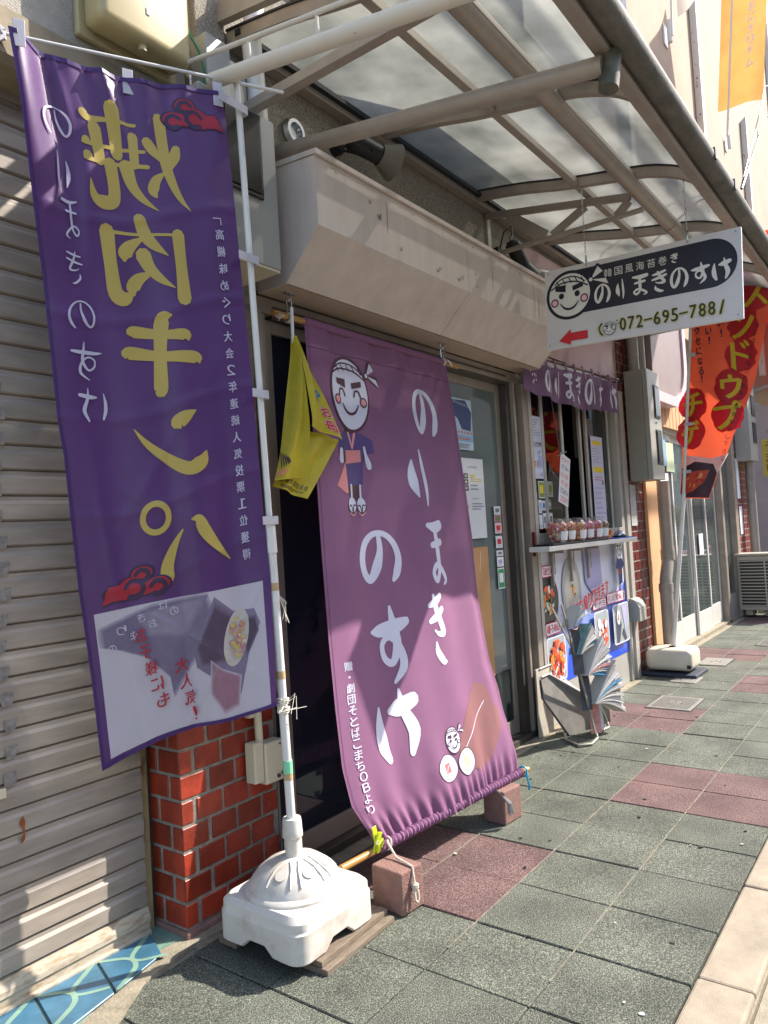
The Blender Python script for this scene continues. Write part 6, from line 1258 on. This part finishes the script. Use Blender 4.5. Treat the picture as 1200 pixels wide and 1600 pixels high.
sh = Sheet(fnf, .003, .02)
sh.poly([(.085, 1.29), (.30, 1.34), (.43, 1.315), (.336, 1.455), (.31, 1.50), (.07, 1.48)], WHF)
sh.poly([(.065, 1.47), (.07, 1.40), (.18, 1.355), (.31, 1.385), (.33, 1.46), (.262, 1.652), (.06, 1.635), (.048, 1.6)], DKF)
sh.poly([(.055, 1.62), (.07, 1.47), (.17, 1.43), (.28, 1.43), (.24, 1.52), (.15, 1.59)], M('soup_red', '#b8402a', .6, .3, 40)); sh.photo(.08, 1.44, .24, 1.56, [M('soup_bits', '#e0884a', .6, .2), REDF], 14, 3, .35)
def blob(cx, cy, rx, ry, sd_):
    rq = random.Random(sd_); sh.poly([(cx + rx * math.cos(a) * rq.uniform(.88, 1.08), cy + ry * math.sin(a) * rq.uniform(.88, 1.08)) for a in (2 * math.pi * k / 22 for k in range(22))], REDF)
for i, (ch, cx, cy, w, h) in enumerate((('ス', .70, .12, .15, .19), ('ン', .60, .335, .16, .19), ('ド', .565, .565, .13, .22), ('ゥ', .485, .80, .13, .18), ('プ', .445, 1.02, .18, .21), ('チ', .185, .895, .15, .19), ('ゲ', .155, 1.12, .14, .19))):
    blob(cx, cy, .115, .135, i); sh.char(ch, cx, cy, w, h, YLF, bold=.006)
for i, ch in enumerate('とクセになる'): sh.char(ch, .248 + .005 * i, .22 + .083 * i, .046, .062, NVF, bold=.002)
sh.char('！', .275, .70, .010, .055, NVF, bold=.002)
for i, ch in enumerate('辛い！'): sh.char(ch, .345 + .004 * i, .25 + .08 * i, .044 if i < 2 else .010, .060, NVF, bold=.002)
for i, ch in enumerate('旨い！'): sh.char(ch, .43 + .005 * i, .20 + .085 * i, .044 if i < 2 else .010, .060, NVF, bold=.002)
for i, ch in enumerate('＊お店の味をこの価格で是非お試し下さい'): sh.char(ch, .70 - .0175 * i + .0 * i, .36 + .055 * i, .028, .038, DKF)
P('print', sh.mb, of, recalc=False, kind='stuff')
op_ = T('leaning_pole', 'thin grey pole leaning up from the cream base, carrying the orange flag', 'pole', (6.2, 1.771, .2))
P('tube', MB(WHITEP).cyl((6.2, 1.775, .20), (6.24, 1.62, 1.45), .017, n=12), op_, smooth=True); P('upper_tube', MB(WHITEP).cyl((6.24, 1.62, 1.45), (6.27, 1.455, 3.05), .0125, n=12), op_, smooth=True)
for z in (2.55, 2.0, 1.62): y = 1.62 - (z - 1.45) * .103; P('tie', MB(TAB).box(6.235, 6.285, y - .05, y + .015, z - .012, z + .012), op_)
cb = T('cream_pole_base', 'cream plastic tank base of the orange flag on a dark rubber mat', 'base', (6.19, 1.78, .03))
m = MB(M('cream_tank', '#cbc3b0', .4, .05, 6)).box(6.04, 6.34, 1.60, 1.96, .045, .215); P('tank', m, cb, bevel=.045, seg=5, smooth=True); P('neck', MB(BLACK).cyl((6.2, 1.775, .205), (6.2, 1.775, .222), .045, .03, n=18), cb, smooth=True); P('drain_hole', MB(BLACK).box(6.033, 6.0395, 1.605, 1.635, .07, .10), cb)
ONE('rubber_mat', MB(M('rubber_mat', '#2c3340', .7, .1)).prism([(6.0, 1.56), (6.36, 1.56), (6.38, 1.98), (6.02, 1.99)], .002, .03, 'z'), 'dark blue grey rubber slab beneath the cream pole base', 'mat', (6.19, 1.78, 0), bevel=.008)
# covers in the pavement
def grate(cx, cy, sx, sy, yaw, lab, holes=True):
    t = T('drain_cover', lab, 'drain cover', (cx, cy, 0), 'metal covers set in the pavement'); Rm = Matrix.Rotation(yaw, 3, 'Z'); MT = M('cast_cover', '#8f8c84', .5, .2, 30, metal=.4)
    P('plate', MB(MT).obox((cx, cy, .0035), (sx, sy, .005), Rm), t, bevel=.001, seg=1); P('pit_rim', MB(BLACK).obox((cx, cy, .0005), (sx + .03, sy + .02, .003), Rm), t)
    if holes:
        nx, ny = 14, 12; m = MB(BLACK)
        for i in range(nx):
            for j in range(ny):
                if 5 < i < 9 and 3 < j < 8: continue
                c = Vector((cx, cy, .0062)) + Rm @ Vector(((i + .5) / nx - .5, 0, 0)) * sx * .86 + Rm @ Vector((0, (j + .5) / ny - .5, 0)) * sy * .86
                m.obox(c, (sx * .86 / nx * .55, sy * .86 / ny * .6, .0006), Rm)
        P('slot', m, t, kind='stuff')
    for k, (dx, dy, w, h) in enumerate(((-.0, 0, .012, .1), (-.03, .03, .06, .012), (.03, .0, .07, .012), (.0, -.04, .1, .012))): c = Vector((cx, cy, .0066)) + Rm @ Vector((dx, dy, 0)); P('mark', MB(STEEL).obox(c, (w * .6, h * .6, .0008), Rm), t)
grate(5.19, 1.50, .37, .28, 0, 'square slotted metal drain cover nearest the newspaper rack'); grate(5.97, 1.63, .24, .19, 0, 'small metal cover just before the rubber mat', False); grate(6.78, 1.60, .34, .22, 0, 'flat metal cover behind the cream pole base', False); grate(7.9, 1.35, .36, .2, 0, 'far metal cover in the pavement before the white doors', True)

# ---------------------------------------------------------------- flags and wires high on the right
def bracketed(x, y, z, lab, g):
    t = T('flag_bracket', lab, 'bracket', (x, y, z), g); P('plate', MB(WHITEP).box(x - .06, x + .06, y, y + .012, z - .12, z + .10), t); P('socket', MB(WHITEP).cyl((x, y - .04, z - .10), (x, y - .04, z + .14), .025, n=10), t, smooth=True)
bracketed(8.15, 1.966, 6.38, 'white pole bracket high on the beige wall at the left', 'white pole brackets on the upper wall'); bracketed(10.95, 1.966, 6.33, 'white pole bracket on the beige wall below the orange upper flag', 'white pole brackets on the upper wall')
uf = T('high_flag', 'sunlit amber flag with white writing hanging high at the right edge', 'banner', (9.0, 1.3, 5.5)); AMB = M('amber_cloth', '#cf9a58', .6, .1, 4, transl=.5)
def fnu(x, y):
    f_ = lambda a, b: Vector((9.0 + .05 * math.sin(9 * a + b), 1.55 - a - .09 * 0 + .105 * (1.1 - b) * -1 + .105, 7.2 - b)) ; p = f_(x, y); n = (f_(x + .01, y) - p).cross(f_(x, y + .01) - p).normalized(); return p, (n if n.x < 0 else -n)
b_ = Sheet(fnu, 0, .08); b_.poly([(.0, -.3), (.48, -.3), (.48, 1.46), (.0, 1.38)], AMB); b_.poly([(.0, 1.382), (.48, 1.462), (.20, 1.66), (.08, 1.74), (.03, 1.56)], M('pale_cloth', '#d9cfc4', .6, .05, 4, transl=.4)); P('cloth', b_.mb, uf, smooth=True, recalc=False)
s_ = Sheet(fnu, .003, .08)
for i, ch in enumerate('から別腹おにぎりチム'): s_.char(ch, .33, -.12 + .125 * i, .085, .10, SKIN, bold=.002)
P('print', s_.mb, uf, recalc=False, kind='stuff')
ONE('high_flag_pole', MB(WHITEP).cyl((9.02, 1.60, 5.5), (9.02, 1.41, 7.4), .012, n=8), 'thin white pole of the amber flag high on the right', 'pole', (9.02, 1.6, 5.5), smooth=True)
wfl = T('white_high_flag', 'pale flag hem showing at the very top right of centre', 'banner', (7.2, 1.5, 5.85)); P('cloth', MB(M('pale_cloth', '#d9cfc4', .6, .05, 4, transl=.4)).grid(lambda u, v: Vector((7.2 + .04 * math.sin(8 * u), 1.62 - .40 * u, 5.90 + .12 * math.sin(2.2 * u) * 1 + .9 * v)), 14, 8), wfl, smooth=True, recalc=False)
ONE('white_flag_pole', MB(WHITEP).cyl((7.2, 1.68, 5.75), (7.2, 1.62, 7.2), .012, n=8), 'thin white pole of the pale flag at the top of the picture', 'pole', (7.2, 1.68, 5.75), smooth=True)
ONE('overhead_wire', MB(BLACK).tube([(3.86, .64, 2.80), (4.6, .66, 3.35), (5.6, .8, 3.85), (6.9, .92, 4.56), (9, 1.0, 5.4)], .006, 6), 'black overhead cable rising from the gutter to the right', 'wire', (3.86, .64, 2.8), smooth=True)
ONE('thin_wire', MB(BLACK).tube([(3.9, .65, 2.82), (4.9, .68, 3.65), (6.4, .85, 4.55), (8, .9, 5.35)], .004, 6), 'thinner second cable running above the black one', 'wire', (3.9, .64, 2.8), smooth=True)
for o in list(bpy.data.objects):
    if o.parent is None and o.type in {'EMPTY', 'MESH'} and 'kind' not in o and 'label' not in o: print('UNLABELLED', o.name)
